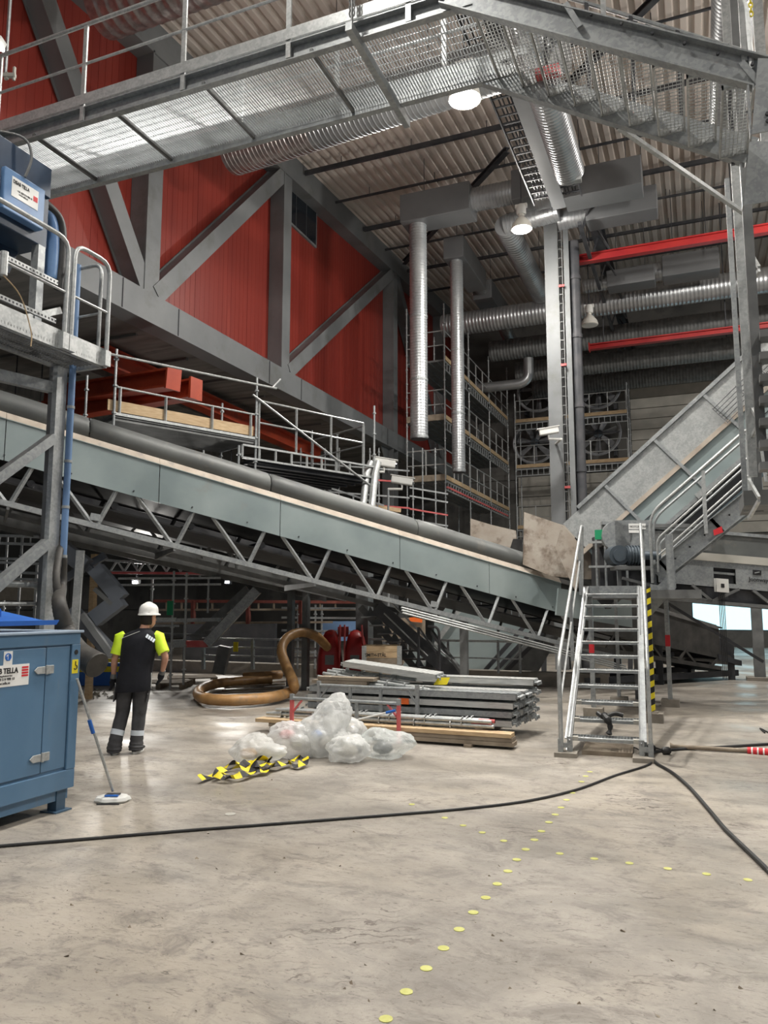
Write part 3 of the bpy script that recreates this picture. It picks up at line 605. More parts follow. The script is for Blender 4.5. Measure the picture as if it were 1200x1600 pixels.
# ================================================================ LEFT SERVICE PLATFORM
XP, ZP = -5.9, 4.40
pc = X(165, 548, XP); yE = pc.y; pb = Z(98, 572, ZP); XB = pb.x
t = T('service_platform', 'galvanised platform with bent tube rails on a steel post at the left edge', 'platform', (XP-.3, yE-.3, 0))
y0 = 2.4
mb = MB(); mb.box(XP-.02, y0, ZP-.05, XP, yE, ZP+.15); mb.build('toe_board', 'galv_l', t)
mb = MB(); mb.bar((XB, y0, ZP-.03), (XB, yE, ZP-.03), .05, .05); mb.bar((XB, yE, ZP-.03), (XP, yE, ZP-.03), .05, .05); mb.bar((XP-.03, y0, ZP-.03), (XP-.03, yE, ZP-.03), .04, .05); mb.build('frame', 'galv', t)
mb = MB(); y = y0
while y < yE: mb.bar((XB, y, ZP-.01), (XP, y+.0, ZP-.01), .006, .025); y += .036
x = XB
while x < XP: mb.bar((x, y0, ZP-.01), (x, yE, ZP-.01), .005, .02); x += .05
mb.build('grating', 'galv_d', t)
xr = XP+.03
def railloop(yA, yB, m='galv_l'):
    mb = MB(); mb.path(roundpath([(xr, yA, ZP-.02), (xr, yA, ZP+1.12), (xr, yB, ZP+1.12), (xr, yB, ZP-.02)], .16), .024, 10); mb.build('rail_loop', m, t, smooth=True)
    mb = MB(); mb.tube((xr, yA, ZP+.55), (xr, yB, ZP+.55), .014, 8); mb.build('midrail', m, t, smooth=True)
    for y in (yA, yB): MB().box(xr-.04, y-.04, ZP-.05, xr+.03, y+.04, ZP+.12).build('foot_clamp', 'galv_l', t)
yj = X(100, 530, XP).y
railloop(y0-.5, yj-.03); railloop(yj+.06, yE-.02)
mb = MB(); mb.path(roundpath([(XB+.02, yE-.05, ZP), (XB+.02, yE-.05, ZP+1.12), (XP-.06, yE-.05, ZP+1.12), (XP-.06, yE-.05, ZP)], .12), .02, 10); mb.tube((XB, yE-.05, ZP+.55), (XP-.06, yE-.05, ZP+.55), .014); mb.build('end_rail', 'galv_l', t, smooth=True)
px_, py_ = XB+.06, yE-.18
mb = MB(); mb.box(px_-.085, py_-.06, 0, px_-.02, py_+.06, ZP-.06); mb.build('support_post', 'galv_d', t)
mb = MB(); mb.box(px_-.02, py_-.07, 0, px_+.045, py_+.07, ZP-.06); mb.box(px_-.14, py_-.13, 0, px_+.12, py_+.13, .02); mb.build('post_flange', 'galv_l', t)
mb = MB(); mb.box(px_-.02, py_-.45, ZP, px_+.08, py_-.36, ZP+1.15); mb.build('machine_post', 'galv', t)
for zA, zB, ya in ((3.55, 2.15, 1.75), (2.42, 1.25, 1.5), ):
    MB().bar((px_, py_-.05, zA), (px_-.05, py_-ya, zB), .10, .10).build('knee_brace', 'galv', t)
MB().bar((px_+.05, py_-.1, ZP+.55), (px_+.0, py_-1.1, ZP+.0), .07, .07).build('knee_brace', 'galv_l', t)
MB().bar((XB-.5, y0, ZP-.45), (XB+.02, yE-.1, ZP-.28), .08, .12).build('bearer', 'galv', t)
for z in (1.95, 1.75):
    pass
mb = MB(); p = (px_-.02, py_+.02); mb.path(roundpath([(p[0]-.1, p[1]-2.2, 1.98), (p[0]-.1, p[1], 1.98), (p[0]-.1, p[1], 1.2)], .12), .035, 10); mb.tube((p[0]-.1, p[1]-2.2, 1.78), (p[0]-.1, p[1]-.02, 1.78), .02); mb.build('low_rail', 'galv', t, smooth=True)
# blue pipe and dark suction hose beside the post
bx, by = px_+.085, py_+.10
mb = MB(); mb.tube((bx, by, 2.25), (bx, by, ZP+1.15), .036, 14)
o = mb.one('suction_pipe', 'pipeb', 'straight blue plastic pipe strapped to the left platform post', 'pipe', smooth=True)
mb = MB(); [mb.path([(bx, by, z), (bx, by, z+.03)], .042, 14) for z in (2.27, 2.8, 3.3, 3.9)]; mb.build('clamp', 'galv_l', o)
e = D(152, 1040, 7.3)
pts = smoothpath([(bx, by, 2.27), (bx, by, 1.95), D(92, 940, 7.55), D(104, 985, 7.55), D(122, 1018, 7.45), e], 16)
mb = MB(); mb.path(pts, [(.042+.078*(i/len(pts))**1.3)*(1+.05*(i % 2)) for i in range(len(pts))], 18)
o = mb.one('suction_hose', 'hosed', 'dark ribbed suction hose hanging down behind the blue cabinet', 'hose', smooth=True)
pts = smoothpath([(bx-.12, by+.1, 2.5), D(88, 900, 7.9), D(96, 960, 7.9), D(112, 1000, 7.9), D(116, 1060, 7.9)], 12)
MB().path(pts, [.036*(1+.06*(i % 2)) for i in range(len(pts))], 12).one('suction_hose', 'hosed', 'thinner dark hose behind the fat suction hose at the blue cabinet', 'hose', smooth=True)
# ---------------------------------------------------------------- blue suction machine on the platform
XM = XP-.35
def MX(px, py, x=XM): return X(px, py, x)
a = MX(5, 262); b = MX(71, 300); c = MX(71, 362); d = MX(5, 330)
t = T('suction_unit', 'blue sheet steel suction machine with white label on the left platform', 'machine', (XM-.4, a.y+.4, ZP))
yl, yr = a.y+.04, b.y; zt, zb = b.z, d.z
yl = MX(6, 300).y; zt = MX(71, 298).z; zb = MX(71, 362).z
MB().box(XM-.55, yl, zb, XM, yr, zt).build('panel', 'blue_m', t, bevel=.01)
mb = MB(); mb.box(XM-.6, yl-1.6, zt-.02, XM-.05, yr+.12, zt+.32); mb.box(XM-.55, yl-1.6, zb-.12, XM-.1, yr+.15, zt); mb.build('housing', 'blue_n', t, bevel=.01)
mb = MB(); mb.box(XM-.7, yl-1.6, zb-.02, XM-.02, yl-.03, zt-.02); mb.build('side_panel', 'blue_n', t)
mb = MB(); mb.plate([(XM-.45, yr-.45, zb-.1), (XM-.45, yr+.1, zb-.1), (XM-.45, yr+.0, zb-.4), (XM-.45, yr-.4, zb-.45)], .3); mb.build('hopper', 'blue_n', t)
mb = MB(); mb.path(smoothpath([(XM-.3, yr+.1, zt-.05), (XM-.25, yr+.28, zt-.10), (XM-.25, yr+.36, zt-.35), (XM-.25, yr+.36, zt-.8)], 6), .085, 14); mb.build('outlet_bend', 'blue_m', t, smooth=True)
mb = MB(); mb.path(smoothpath([(XM-.2, yr+.16, zt+.0), (XM-.18, yr+.38, zt-.10), (XM-.18, yr+.44, zt-.4), (XM-.18, yr+.42, zt-.9)], 6), .05, 12); mb.build('outlet_hose', 'blk', t, smooth=True)
mb = MB(); mb.path(smoothpath([(XM-.3, yr-.7, zt+.36), (XM-.02, yr-.35, zt+.42), (XM+.05, yr-.25, zt+.25), (XM+.01, yr-.28, zt+.0)], 6), .014, 8); mb.build('air_hose', 'galv_d', t, smooth=True)
la = MX(19, 284, XM+.004); lb = MX(60, 322, XM+.004); lz0, lz1 = MX(60, 325).z, MX(60, 300).z
h = .26; zmid = (zt+zb)/2+.04
lab = MB().box(XM+.001, la.y, zmid-.09, XM+.004, lb.y-.005, zmid+.12).build('label', 'white', t)
wY = lb.y-la.y
text('lettering', 'DISAB TELLA', .052, (XM+.005, la.y+.012, zmid+.055), (0, 1, 0), (0, 0, 1), 'black', lab, sx=wY/.40*.80, bold=.0012)
MB().box(XM+.004, lb.y-.07, zmid-.01, XM+.006, lb.y-.015, zmid+.045).build('logo', 'rprint', lab)
text('small_print', '+46 (0)8 514 900 10\n   www.tella.se', .028, (XM+.005, la.y+.07, zmid-.015), (0, 1, 0), (0, 0, 1), 'black', lab, sx=.8)
mb = MB()
for i in range(2):
    zz = ZP+.72-i*.42; mb.box(XP-.25, y0, zz, XP-.22, yE-.5, zz+.05)
    y = y0
    while y < yE-.5: mb.box(XP-.22, y, zz+.015, XP-.218, y+.02, zz+.035, 1); y += .045
mb.build('perforated_rail', ['galv_l', 'dark'], t)
mb = MB(); p = D(5, 430, 6.6); mb.path([p, p+V((0, 0, .22))], .035, 10); mb.path(smoothpath([p, p+V((.0, .2, -.12)), p+V((.0, .34, -.4)), p+V((0, .35, -.55))], 5), .006, 5, 1); mb.build('valve', ['galv_l', 'wood'], t)
# ================================================================ BLUE CABINET, FRONT LEFT
leg = Z(97, 1268); XC = Z(112, 1262).x+.02; yc = leg.y+.10
zt = at(125, 985, 'Y', yc).z; 
t = T('cabinet', 'large blue grey steel cabinet with two doors hinges at the left edge', 'cabinet', (XC-.7, yc-1.5, 0))
zb, zt = .215, 1.52
MB().box(XC-1.4, yc-3.2, zb, XC-.012, yc, zt).build('body', 'blue', t, bevel=.01)
mb = MB(); mb.box(XC-.03, yc-3.2, zb-.03, XC+.012, yc+.01, zb+.13); mb.box(XC-.03, yc-3.2, zt-.1, XC+.01, yc+.01, zt); mb.box(XC-.03, yc-.09, zb+.13, XC+.013, yc+.012, zt-.1); mb.build('frame', 'blue', t, bevel=.006)
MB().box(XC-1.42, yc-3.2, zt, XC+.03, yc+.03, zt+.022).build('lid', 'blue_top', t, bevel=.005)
yd = X(68, 1100, XC).y
d1 = MB().box(XC-.012, yd-1.0, zb+.155, XC+.006, yd-.006, zt-.115).build('door', 'blue', t, bevel=.004)
d2 = MB().box(XC-.012, yd+.006, zb+.155, XC+.000, yc-.1, zt-.115).build('door', 'blue', t, bevel=.004)
MB().box(XC-.011, yd-.007, zb+.15, XC-.006, yd+.007, zt-.11).build('door_gap', 'black', t)
for zz in (1.52-.30, .50):
    mb = MB(); c = V((XC+.012, yd, zz)); mb.plate([c+V((0, -.02, -.03)), c+V((0, -.02, .03)), c+V((0, -.10, .03)), c+V((0, -.135, 0)), c+V((0, -.10, -.03))], .012)
    mb.box(XC+.006, yd+.0, zz-.035, XC+.022, yd+.075, zz+.035); mb.tube((XC+.022, yd-.004, zz-.038), (XC+.022, yd-.004, zz+.038), .012, 10)
    mb.build('hinge', 'galv_l', t, bevel=.003)
mb = MB(); mb.path([(XC+.008, yc-.04, zt-.17), (XC+.016, yc-.04, zt-.17)], .022, 16); mb.build('lifting_eye', 'black', t)
s = MB().box(XC+.012, yc-.082, zt-.355, XC+.015, yc-.012, zt-.235).build('hook_sign', 'yel', t)
mb = MB(); c = V((XC+.017, yc-.045, zt-.30)); mb.path([c+V((0, .0, .05)), c+V((0, .0, .02))]+[c+V((0, .002+.018*math.sin(q), -.002+.018*math.cos(q))) for q in [k*.35 for k in range(13)]], .0045, 6); mb.build('hook_mark', 'black', s)
lb = MB().box(XC+.006, yd-.62, zt-.405, XC+.009, yd-.18, zt-.235).build('label', 'white', d1)
text('lettering', 'DISAB TELLA', .060, (XC+.010, yd-.59, zt-.300), (0, 1, 0), (0, 0, 1), 'black', lb, sx=.86, bold=.0018)
text('small_print', 'Miljö- och Mängdtvättservice', .018, (XC+.010, yd-.56, zt-.325), (0, 1, 0), (0, 0, 1), 'black', lb)
text('small_print', '+46 (0)8 514 900 10\n      www.tella.se', .030, (XC+.010, yd-.55, zt-.355), (0, 1, 0), (0, 0, 1), 'black', lb, sx=.9)
mb = MB(); [mb.box(XC+.009, yd-.255, zt-.27-i*.022, XC+.011, yd-.19, zt-.255-i*.022) for i in range(4)]; mb.build('logo', 'rprint', lb)
s = MB().box(XC+.006, yd-.44, zt-.235, XC+.009, yd-.355, zt-.125).build('round_mark_sticker', 'white', d1)
mb = MB(); c = V((XC+.010, yd-.398, zt-.17)); mb.path([c+V((0, .026*math.cos(q), .026*math.sin(q))) for q in [k*PI/8 for k in range(16)]], .005, 5, closed=True)
mb.box(XC+.009, yd-.415, zt-.20, XC+.011, yd-.403, zt-.165); mb.box(XC+.009, yd-.395, zt-.20, XC+.011, yd-.380, zt-.155); mb.build('emblem', 'blue_b', s)
for y in (leg.y, leg.y-2.6):
    mb = MB(); mb.box(XC-.12, y-.05, .01, XC-.02, y+.05, zb); mb.box(XC-.16, y-.09, 0, XC+.02, y+.09, .012); mb.build('leg', 'blue_d', t)
mb = MB(); mb.box(XC-.12, yc-3.2, zb-.12, XC-.03, yc-.02, zb-.01); mb.build('sill', 'blue', t)
# ramps folded on top of the cabinet
t = T('ramp_sheet', 'bright blue folded steel sheet lying on top of the blue grey cabinet', 'sheet', (XC-.5, yc-1, zt+.03))
a = zt+.055
mb = MB(); mb.plate([(XC-.75, yc-2.6, a+.04), (XC-.30, yc-2.6, a+.02), (XC-.06, yc-.22, a+.02), (XC-.55, yc-.38, a+.13)], .012); mb.plate([(XC-.30, yc-2.6, a+.02), (XC-.06, yc-.22, a+.02), (XC-.05, yc-.20, a+.06), (XC-.29, yc-2.6, a+.06)], .010)
mb.plate([(XC-.75, yc-2.6, a+.13), (XC-.35, yc-2.6, a+.15), (XC-.35, yc-.55, a+.15), (XC-.72, yc-.5, a+.14)], .012); mb.box(XC-.36, yc-2.6, a+.09, XC-.34, yc-.55, a+.15)
mb.box(XC-.55, yc-2.5, a-.03, XC-.1, yc-2.3, a+.03); mb.box(XC-.5, yc-1.3, a-.03, XC-.3, yc-1.1, a+.06); mb.build('sheet', 'blue_b', t)
MB().box(XC-.25, yc-2.6, a-.03, XC-.02, yc-1.18, a+.06).build('flange', 'blue_b', t)
# ---------------------------------------------------------------- mop leaning on the cabinet
h0 = Z(176, 1247, .03); h1 = V((XC+.045, yc-.05, 1.12))
t = T('mop', 'flat white mop with aluminium handle and blue grip leaning on the cabinet', 'mop', (h0.x, h0.y, 0))
MB().tube(h0+V((0, 0, .06)), h1, .0125, 12).build('handle', 'galv_l', t, smooth=True)
v = h1-h0; MB().tube(h0+v*.55, h0+v*.66, .0175, 12).build('grip', 'blue_b', t, smooth=True)
rings = []
for zz, k in ((0, .92), (.02, 1.05), (.045, .95), (.055, .7)):
    rings.append([h0+V((0, 0, zz-.03))+RT*(.15*k*math.cos(a)*(1+.07*math.sin(9*a)))+FW*(.115*k*math.sin(a)*(1+.06*math.cos(7*a))) for a in [q*2*PI/40 for q in range(40)]])
MB().loft(rings).build('pad', 'whitep', t, smooth=True)
mb = MB(); mb.bar(h0+V((0, 0, .03))-RT*.06, h0+V((0, 0, .03))+RT*.06, .08, .015); mb.bar(h0-V((0, 0, .028))-RT*.10-FW*.118, h0-V((0, 0, .028))+RT*.1-FW*.118, .012, .02); mb.build('holder', 'dark', t)
MB().bar(h0+V((0, 0, .035))-RT*.05-FW*.06, h0+V((0, 0, .035))+RT*.07-FW*.06, .03, .01).build('blue_strip', 'blue_b', t)
# ================================================================ PERSON
pf = Z(205, 1178)
PR = T('person', 'person in white helmet black shirt and grey trousers walking away', 'person', (pf.x, pf.y, 0), YAW+.10)
PM = MAT4[PR.name]
def lm(mb): return mb.xf(PM)
def skin_mesh(name, verts, edges, radii, root, m, parent, sub=2):
    me = bpy.data.meshes.new('t'); me.from_pydata(verts, edges, []); o = bpy.data.objects.new('t', me); COL.objects.link(o)
    md = o.modifiers.new('s', 'SKIN'); md.use_smooth_shade = True
    for i, r in enumerate(radii): sv = me.skin_vertices[0].data[i]; sv.radius = r if isinstance(r, tuple) else (r, r); sv.use_root = (i == root)
    sb = o.modifiers.new('u', 'SUBSURF'); sb.levels = sub; sb.render_levels = sub
    bpy.context.view_layer.update()
    m2 = bpy.data.meshes.new_from_object(o.evaluated_get(bpy.context.evaluated_depsgraph_get()))
    mb = MB(); mb.add([q.co.copy() for q in m2.vertices], [tuple(p.vertices) for p in m2.polygons]); lm(mb)
    bpy.data.objects.remove(o); bpy.data.meshes.remove(me); bpy.data.meshes.remove(m2)
    return mb.build(name, m, parent, smooth=True)
vs = []; es = []; rs = []
def j(x, y, z, r, par=None):
    vs.append((x, y, z)); rs.append(r)
    if par is not None: es.append((par, len(vs)-1))
    return len(vs)-1
pel = j(.0, 0, .90, (.135, .10)); sp = j(.02, .01, 1.10, (.13, .095), pel); ch = j(.045, .02, 1.30, (.15, .10), sp); nk = j(.075, .03, 1.44, .06, ch); n2 = j(.10, .05, 1.52, .056, nk)
hd = j(.125, .07, 1.60, (.085, .09), n2); ht = j(.13, .075, 1.70, (.075, .085), hd)
joints = {}
for s, sh, el, wr, hand in ((-1, (-.165, .02, 1.385), (-.235, -.02, 1.12), (-.255, .04, .90), (-.265, .06, .82)), (1, (.245, .03, 1.39), (.37, -.03, 1.14), (.31, .10, .94), (.285, .13, .87))):
    a = j(*sh, .058, ch); b = j(*V(sh).lerp(V(el), .5), .048, a); c = j(*el, .042, b); d = j(*V(el).lerp(V(wr), .4), .040, c); e = j(*wr, .026, d); p = j(*hand, (.036, .020), e)
    joints[s] = (sh, el, wr, hand)
for s, hp, kn, an, toe in ((-1, (-.085, 0, .85), (-.125, .05, .48), (-.185, -.02, .10), (-.20, .13, .04)), (1, (.085, .01, .85), (.065, .06, .48), (.045, .04, .09), (.06, .20, .035))):
    a = j(*hp, .085, pel); b = j(*kn, .055, a); c = j(*an, .04, b); d = j(*toe, (.035, .03), c)
body = skin_mesh('body', vs, es, rs, pel, 'skin', PR)
# face (turned to the right), ears, nose
hc = V((.128, .072, 1.605)); look = V((.62, .78, 0)).normalized(); side = V((look.y, -look.x, 0))
mb = MB()
prof = [(-.115, .03, .035), (-.095, .052, .06), (-.06, .066, .083), (-.02, .073, .092), (.02, .076, .096), (.06, .074, .095), (.09, .06, .08), (.11, .03, .04)]
mb.loft([[hc+V((0, 0, z))+side*(rx*math.cos(a))+look*(ry*math.sin(a)*(1.0 if math.sin(a) > 0 else .95)+(.012 if z < -.05 else 0)) for a in [k*PI/10 for k in range(20)]] for z, rx, ry in prof])
mb.path([hc+look*.088+V((0, 0, .02)), hc+look*.112+V((0, 0, -.022)), hc+look*.094+V((0, 0, -.034))], [.010, .015, .010], 8)
mb.path([hc+look*.090+side*-.022+V((0, 0, -.060)), hc+look*.096+V((0, 0, -.058)), hc+look*.090+side*.022+V((0, 0, -.060))], .006, 6)
for s in (-1, 1):
    e = hc+side*(s*.076)+look*-.005; mb.path([e+V((0, 0, .03)), e+side*(s*.012)+V((0, 0, .012)), e+side*(s*.010)+V((0, 0, -.02)), e+V((0, 0, -.035))], [.008, .014, .012, .006], 8)
lm(mb).build('face', 'skin', body, smooth=True)
mb = MB()
for s in (-1, 1): mb.path([hc+look*.086+side*(s*.030)+V((0, 0, .014)), hc+look*.092+side*(s*.030)+V((0, 0, .014))], .009, 8)
lm(mb).build('eyes', 'black', body)
mb = MB(); rings = []
for z, k in ((-.075, .80), (-.05, .97), (0, 1.03), (.05, 1.05), (.08, .95)):
    rings.append([hc+V((0, 0, z))+side*(.078*k*math.cos(a))+look*(-.012+.094*k*math.sin(a) if math.sin(a) < .15 else .0) for a in [k2*PI/10 for k2 in range(20)]])
mb.loft(rings); lm(mb).build('hair', 'hair', body, smooth=True)
# helmet
mb = MB(); hh = hc+V((0, 0, .052))
prof = [(1.10, -.012), (1.16, -.010), (1.14, .004), (1.07, .012), (1.05, .05), (.98, .085), (.80, .115), (.50, .135), (.15, .142)]
mb.loft([[hh+V((0, 0, z))+side*(.098*k*math.cos(a)*(1+(.02*math.cos(6*a) if 2 < i < 7 else 0)))+look*(.118*k*math.sin(a)+(.035*max(0, math.sin(a))**3 if i < 3 else 0)) for a in [q*PI/16 for q in range(32)]] for i, (k, z) in enumerate(prof)])
mb.path([hh+look*(-.11*math.cos(q))+V((0, 0, .03+.117*math.sin(q))) for q in [.5+k*.25 for k in range(9)]], .010, 6)
lm(mb).build('helmet', 'helmet', PR, smooth=True)
# shirt
def ell(cx, cy, z, rx, ry, n=28, k=1, tilt=0, ph=0): return [V((cx+rx*(abs(math.cos(a))**.85)*(1 if math.cos(a) > 0 else -1)*(1+k*.012*math.sin(5*a+z*13)), cy+ry*(abs(math.sin(a))**.85)*(1 if math.sin(a) > 0 else -1), z+tilt*math.cos(a))) for a in [q*2*PI/n for q in range(n)]]
mb = MB()
mb.loft([ell(.000, .0, .735, .205, .145, tilt=.01), ell(.0, .0, .76, .21, .15), ell(.0, .0, .86, .205, .145), ell(.008, .0, .95, .20, .14), ell(.02, .01, 1.05, .198, .135), ell(.03, .012, 1.16, .205, .137), ell(.037, .015, 1.28, .22, .138), ell(.042, .018, 1.36, .22, .13, tilt=.004), ell(.05, .02, 1.41, .20, .115), ell(.06, .025, 1.45, .135, .09), ell(.075, .03, 1.475, .075, .072), ell(.08, .035, 1.49, .066, .066)])
shirt = lm(mb).build('shirt', 'vest', PR, smooth=True)
for s in (-1, 1):
    mb = MB(); sh, el, wr, hand = [V(q) for q in joints[s]]
    mb.path([sh+V((-s*.03, 0, .015)), sh+V((s*.02, 0, -.01)), sh.lerp(el, .3), sh.lerp(el, .62), sh.lerp(el, .80)], [.062, .078, .078, .074, .072], 18); lm(mb).build('sleeve', 'hivis', shirt, smooth=True)
mb = MB()
for i in range(4): mb.plate([V((.155+i*.026, -.098+.004*i, 1.425-.018*i)), V((.175+i*.026, -.100+.004*i, 1.412-.018*i)), V((.160+i*.026, -.128+.002*i, 1.375-.018*i)), V((.140+i*.026, -.126+.002*i, 1.388-.018*i))], .006)
lm(mb).build('shoulder_print', 'refl', shirt)
mb = MB(); mb.path([(.205, -.02, .76), (.212, -.03, .86), (.205, -.02, .96)], .005, 5); mb.path([(-.207, -.02, .76), (-.212, -.03, .84)], .004, 5); mb.path([(.06, -.07, 1.455), (-.05, -.11, 1.41), (-.15, -.10, 1.37)], .003, 5); lm(mb).build('piping', 'whitep', shirt)
# trousers
mb = MB(); mb.loft([ell(0, 0, .97, .165, .12), ell(0, 0, .88, .19, .135), ell(0, 0, .80, .185, .13), ell(0, 0, .765, .16, .10)])
for s, pts, rr in ((-1, [(-.092, 0, .82), (-.105, .01, .72), (-.118, .03, .60), (-.130, .045, .48), (-.155, .02, .34), (-.175, -.01, .22), (-.188, -.02, .13), (-.195, -.02, .075), (-.197, -.015, .035)], [.098, .098, .089, .081, .079, .076, .082, .088, .080]),
                   (1, [(.095, 0, .82), (.085, .02, .72), (.075, .04, .60), (.066, .055, .48), (.058, .05, .34), (.052, .04, .22), (.048, .04, .13), (.045, .035, .075), (.045, .03, .035)], [.098, .100, .091, .082, .078, .074, .079, .087, .078])):
    P = smoothpath(pts, 4); R = []
    for i in range(len(P)):
        q = i/4; k = int(min(q, len(rr)-2)); R.append(rr[k]*(1-(q-k))+rr[k+1]*(q-k)+(.004*math.sin(i*2.1) if i > 20 else .0015*math.sin(i*1.3)))
    mb.path(P, R, 20, ry=[r*1.08 for r in R])
tr = lm(mb).build('trousers', 'trous', PR, smooth=True)
mb = MB(); mb.path([(-.163, .005, .285), (-.175, -.01, .225)], .0805, 24, ry=[.0865, .0865]); lm(mb).build('reflective_band', 'refl', tr, smooth=True); mb = MB(); mb.path([(.055, .045, .270), (.052, .04, .210)], .0795, 24, ry=[.085, .085]); lm(mb).build('reflective_band', 'refl', tr, smooth=True)
mb = MB(); mb.plate([(-.225, -.06, .62), (-.225, .06, .64), (-.215, .06, .80), (-.21, -.06, .79)], .012); lm(mb).build('thigh_pocket', 'trous', tr); mb = MB(); mb.plate([(.165, -.05, .60), (.165, .07, .60), (.188, .07, .76), (.188, -.05, .76)], -.012); lm(mb).build('thigh_pocket', 'trous', tr)
for s, (x, y, rz) in ((-1, (-.195, .04, .12)), (1, (.05, .09, -.15))):
    mb = MB(); rings = []
    for yy, w, h in ((-.115, .030, .05), (-.105, .040, .075), (-.06, .043, .085), (0, .042, .085), (.06, .048, .065), (.12, .050, .05), (.165, .040, .04), (.18, .02, .025)):
        rings.append([V((w*math.cos(a), yy, .022+h*.5+h*.5*math.sin(a))) for a in [q*PI/8 for q in range(16)]])
    mb.loft(rings); R = M.Translation((x, y, 0)) @ M.Rotation(rz, 4, 'Z'); mb.xf(R); sh = lm(mb).build('shoe', 'shoe', PR, smooth=True)
    mb = MB(); mb.loft([[V((w*1.02*math.cos(a)*(.9 if math.sin(a) < 0 else 1), .03+.155*math.sin(a), z)) for a in [q*PI/12 for q in range(24)]] for z, w in ((0, .048), (.006, .052), (.022, .052), (.028, .048))]); mb.xf(R); lm(mb).build('sole', 'whitep', sh, smooth=True)
# gloved hands, five fingers each
for s in (-1, 1):
    sh, el, wr, hand = [V(q) for q in joints[s]]
    dn = (hand-wr).normalized(); fwd = V((-.1*s, 1, .1)); fwd = (fwd-dn*fwd.dot(dn)).normalized(); out = dn.cross(fwd)*s
    gv, ge, gr = [], [], []
    def gj(p, r, par=None):
        gv.append(tuple(p)); gr.append(r)
        if par is not None: ge.append((par, len(gv)-1))
        return len(gv)-1
    w0 = gj(wr-dn*.015, .042); w1 = gj(wr+dn*.03, (.044, .036), w0); pm = gj(wr+dn*.075, (.052, .032), w1)
    for k, (o, ln) in enumerate(((-.036, .062), (-.012, .074), (.013, .070), (.036, .055))):
        b = gj(wr+dn*.105-fwd*o, .0150, pm); c = gj(wr+dn*(.105+ln*.5)-fwd*o-out*s*.008, .0140, b); gj(wr+dn*(.105+ln*.92)-fwd*o*.95-out*s*.026, .0120, c)
    b = gj(wr+dn*.055+fwd*.046, .0165, w1); c = gj(wr+dn*.085+fwd*.060-out*s*.008, .0150, b); gj(wr+dn*.112+fwd*.058-out*s*.018, .0125, c)
    skin_mesh('glove', gv, ge, gr, 0, 'vest', PR, 1)
    mb = MB(); mb.path([wr-dn*.045, wr-dn*.02, wr+dn*.01], [.033, .036, .038], 14); lm(mb).build('cuff', 'galv_d', PR, smooth=True)
# ================================================================ LONG INCLINED CONVEYOR
CO = RT*8.8+FW*19.0; CS = (RT*-.886+FW*-.464).normalized(); CT = (RT*-.464+FW*.886).normalized()
def zs(s): return 1.01+.2175*s                # height of the dusty ledge
def C(s, t, z): return CO+CS*s+CT*t+V((0, 0, z))
def slab(mb, s0, s1, t0, t1, a, b, m=0):       # sheared box, a/b measured from the ledge line
    v = [C(s, t, zs(s)+h) for s in (s0, s1) for t in (t0, t1) for h in (a, b)]
    return mb.add(v, [(0, 1, 3, 2), (4, 6, 7, 5), (0, 4, 5, 1), (2, 3, 7, 6), (0, 2, 6, 4), (1, 5, 7, 3)], m)
t = T('conveyor', 'long inclined belt conveyor with pale sheet skirt and lattice truss crossing the hall', 'conveyor', (CO.x, CO.y, 0))
seg = [0.9, 3.2, 5.7, 7.55, 9.6, 12.0, 14.1, 16.4, 18.6, 21]
for i in range(len(seg)-1):
    mb = MB(); slab(mb, seg[i]+.006, seg[i+1]-.006, -.012, .0, -.64 if i > 1 else -.58, 0)
    slab(mb, seg[i]+.006, seg[i+1]-.006, -.035, .0, -.012, 0)
    for k in range(4): c = C(seg[i]+.1+k*.6, -.014, zs(seg[i]+.1+k*.6)-.60); 
    mb.build('skirt_sheet', 'skirt' if i > 1 else 'grime', t)
mb = MB()
for s in [1.2+.95*k for k in range(20)]: c = C(s, -.012, zs(s)-.56); mb.path([c, c-CT*.014], .014, 6)
mb.build('bolt', 'dark', t)
for i in range(len(seg)-1):
    mb = MB(); A = []; 
    prf = [(-.02, 0), (.05, .11), (.10, .11), (-.0, -.02)]
    mb.loft([[C(s, a, zs(s)+b) for a, b in prf] for s in (seg[i]+.002, seg[i+1]-.002)]); mb.build('dusty_ledge', 'dust' if i > 1 else 'grime', t)
rsg = [2.4, 3.9, 6.25, 9.15, 12.15, 15.2, 18.3, 21]
for i in range(len(rsg)-1):
    mb = MB(); prf = [(.13, .10), (.07, .17), (.05, .27), (.10, .38), (.20, .44), (.22, .43), (.14, .35), (.09, .26), (.12, .17), (.17, .11)]
    ss = [rsg[i]+.01, rsg[i]+.06]+[rsg[i]+.06+(rsg[i+1]-rsg[i]-.12)*k/6 for k in range(1, 6)]+[rsg[i+1]-.06, rsg[i+1]-.01]
    mb.loft([[C(s, a-(.0 if k in (0, 8) else .025)+.012*math.sin(k*1.7), zs(s)+b*(1.0 if k in (0, 8) else 1.04)) for a, b in prf] for k, s in enumerate(ss)]); mb.build('rubber_skirt', 'rubber' if i else 'grime', t, smooth=True)
    mb = MB(); slab(mb, rsg[i]+.01, rsg[i+1]-.01, .19, .235, .40, .455); mb.build('skirt_edge', 'galv', t)
mb = MB(); slab(mb, .5, 21, .2, 1.45, .10, .13); mb.build('belt', 'blk', t)
mb = MB(); slab(mb, .5, 21, .15, 1.5, -.95, -.92); slab(mb, .5, 21, .1, 1.5, -.60, -.50); mb.build('return_belt', 'blk', t)
mb = MB(); slab(mb, .5, 21, 1.5, 1.53, -.62, .42); mb.build('far_skirt', 'dark', t)
for s in [1+1.25*k for k in range(16)]:
    mb = MB(); mb.path([C(s, .2, zs(s)-.85), C(s, 1.45, zs(s)-.85)], .06, 10); mb.build('idler', 'dark', t, smooth=True)
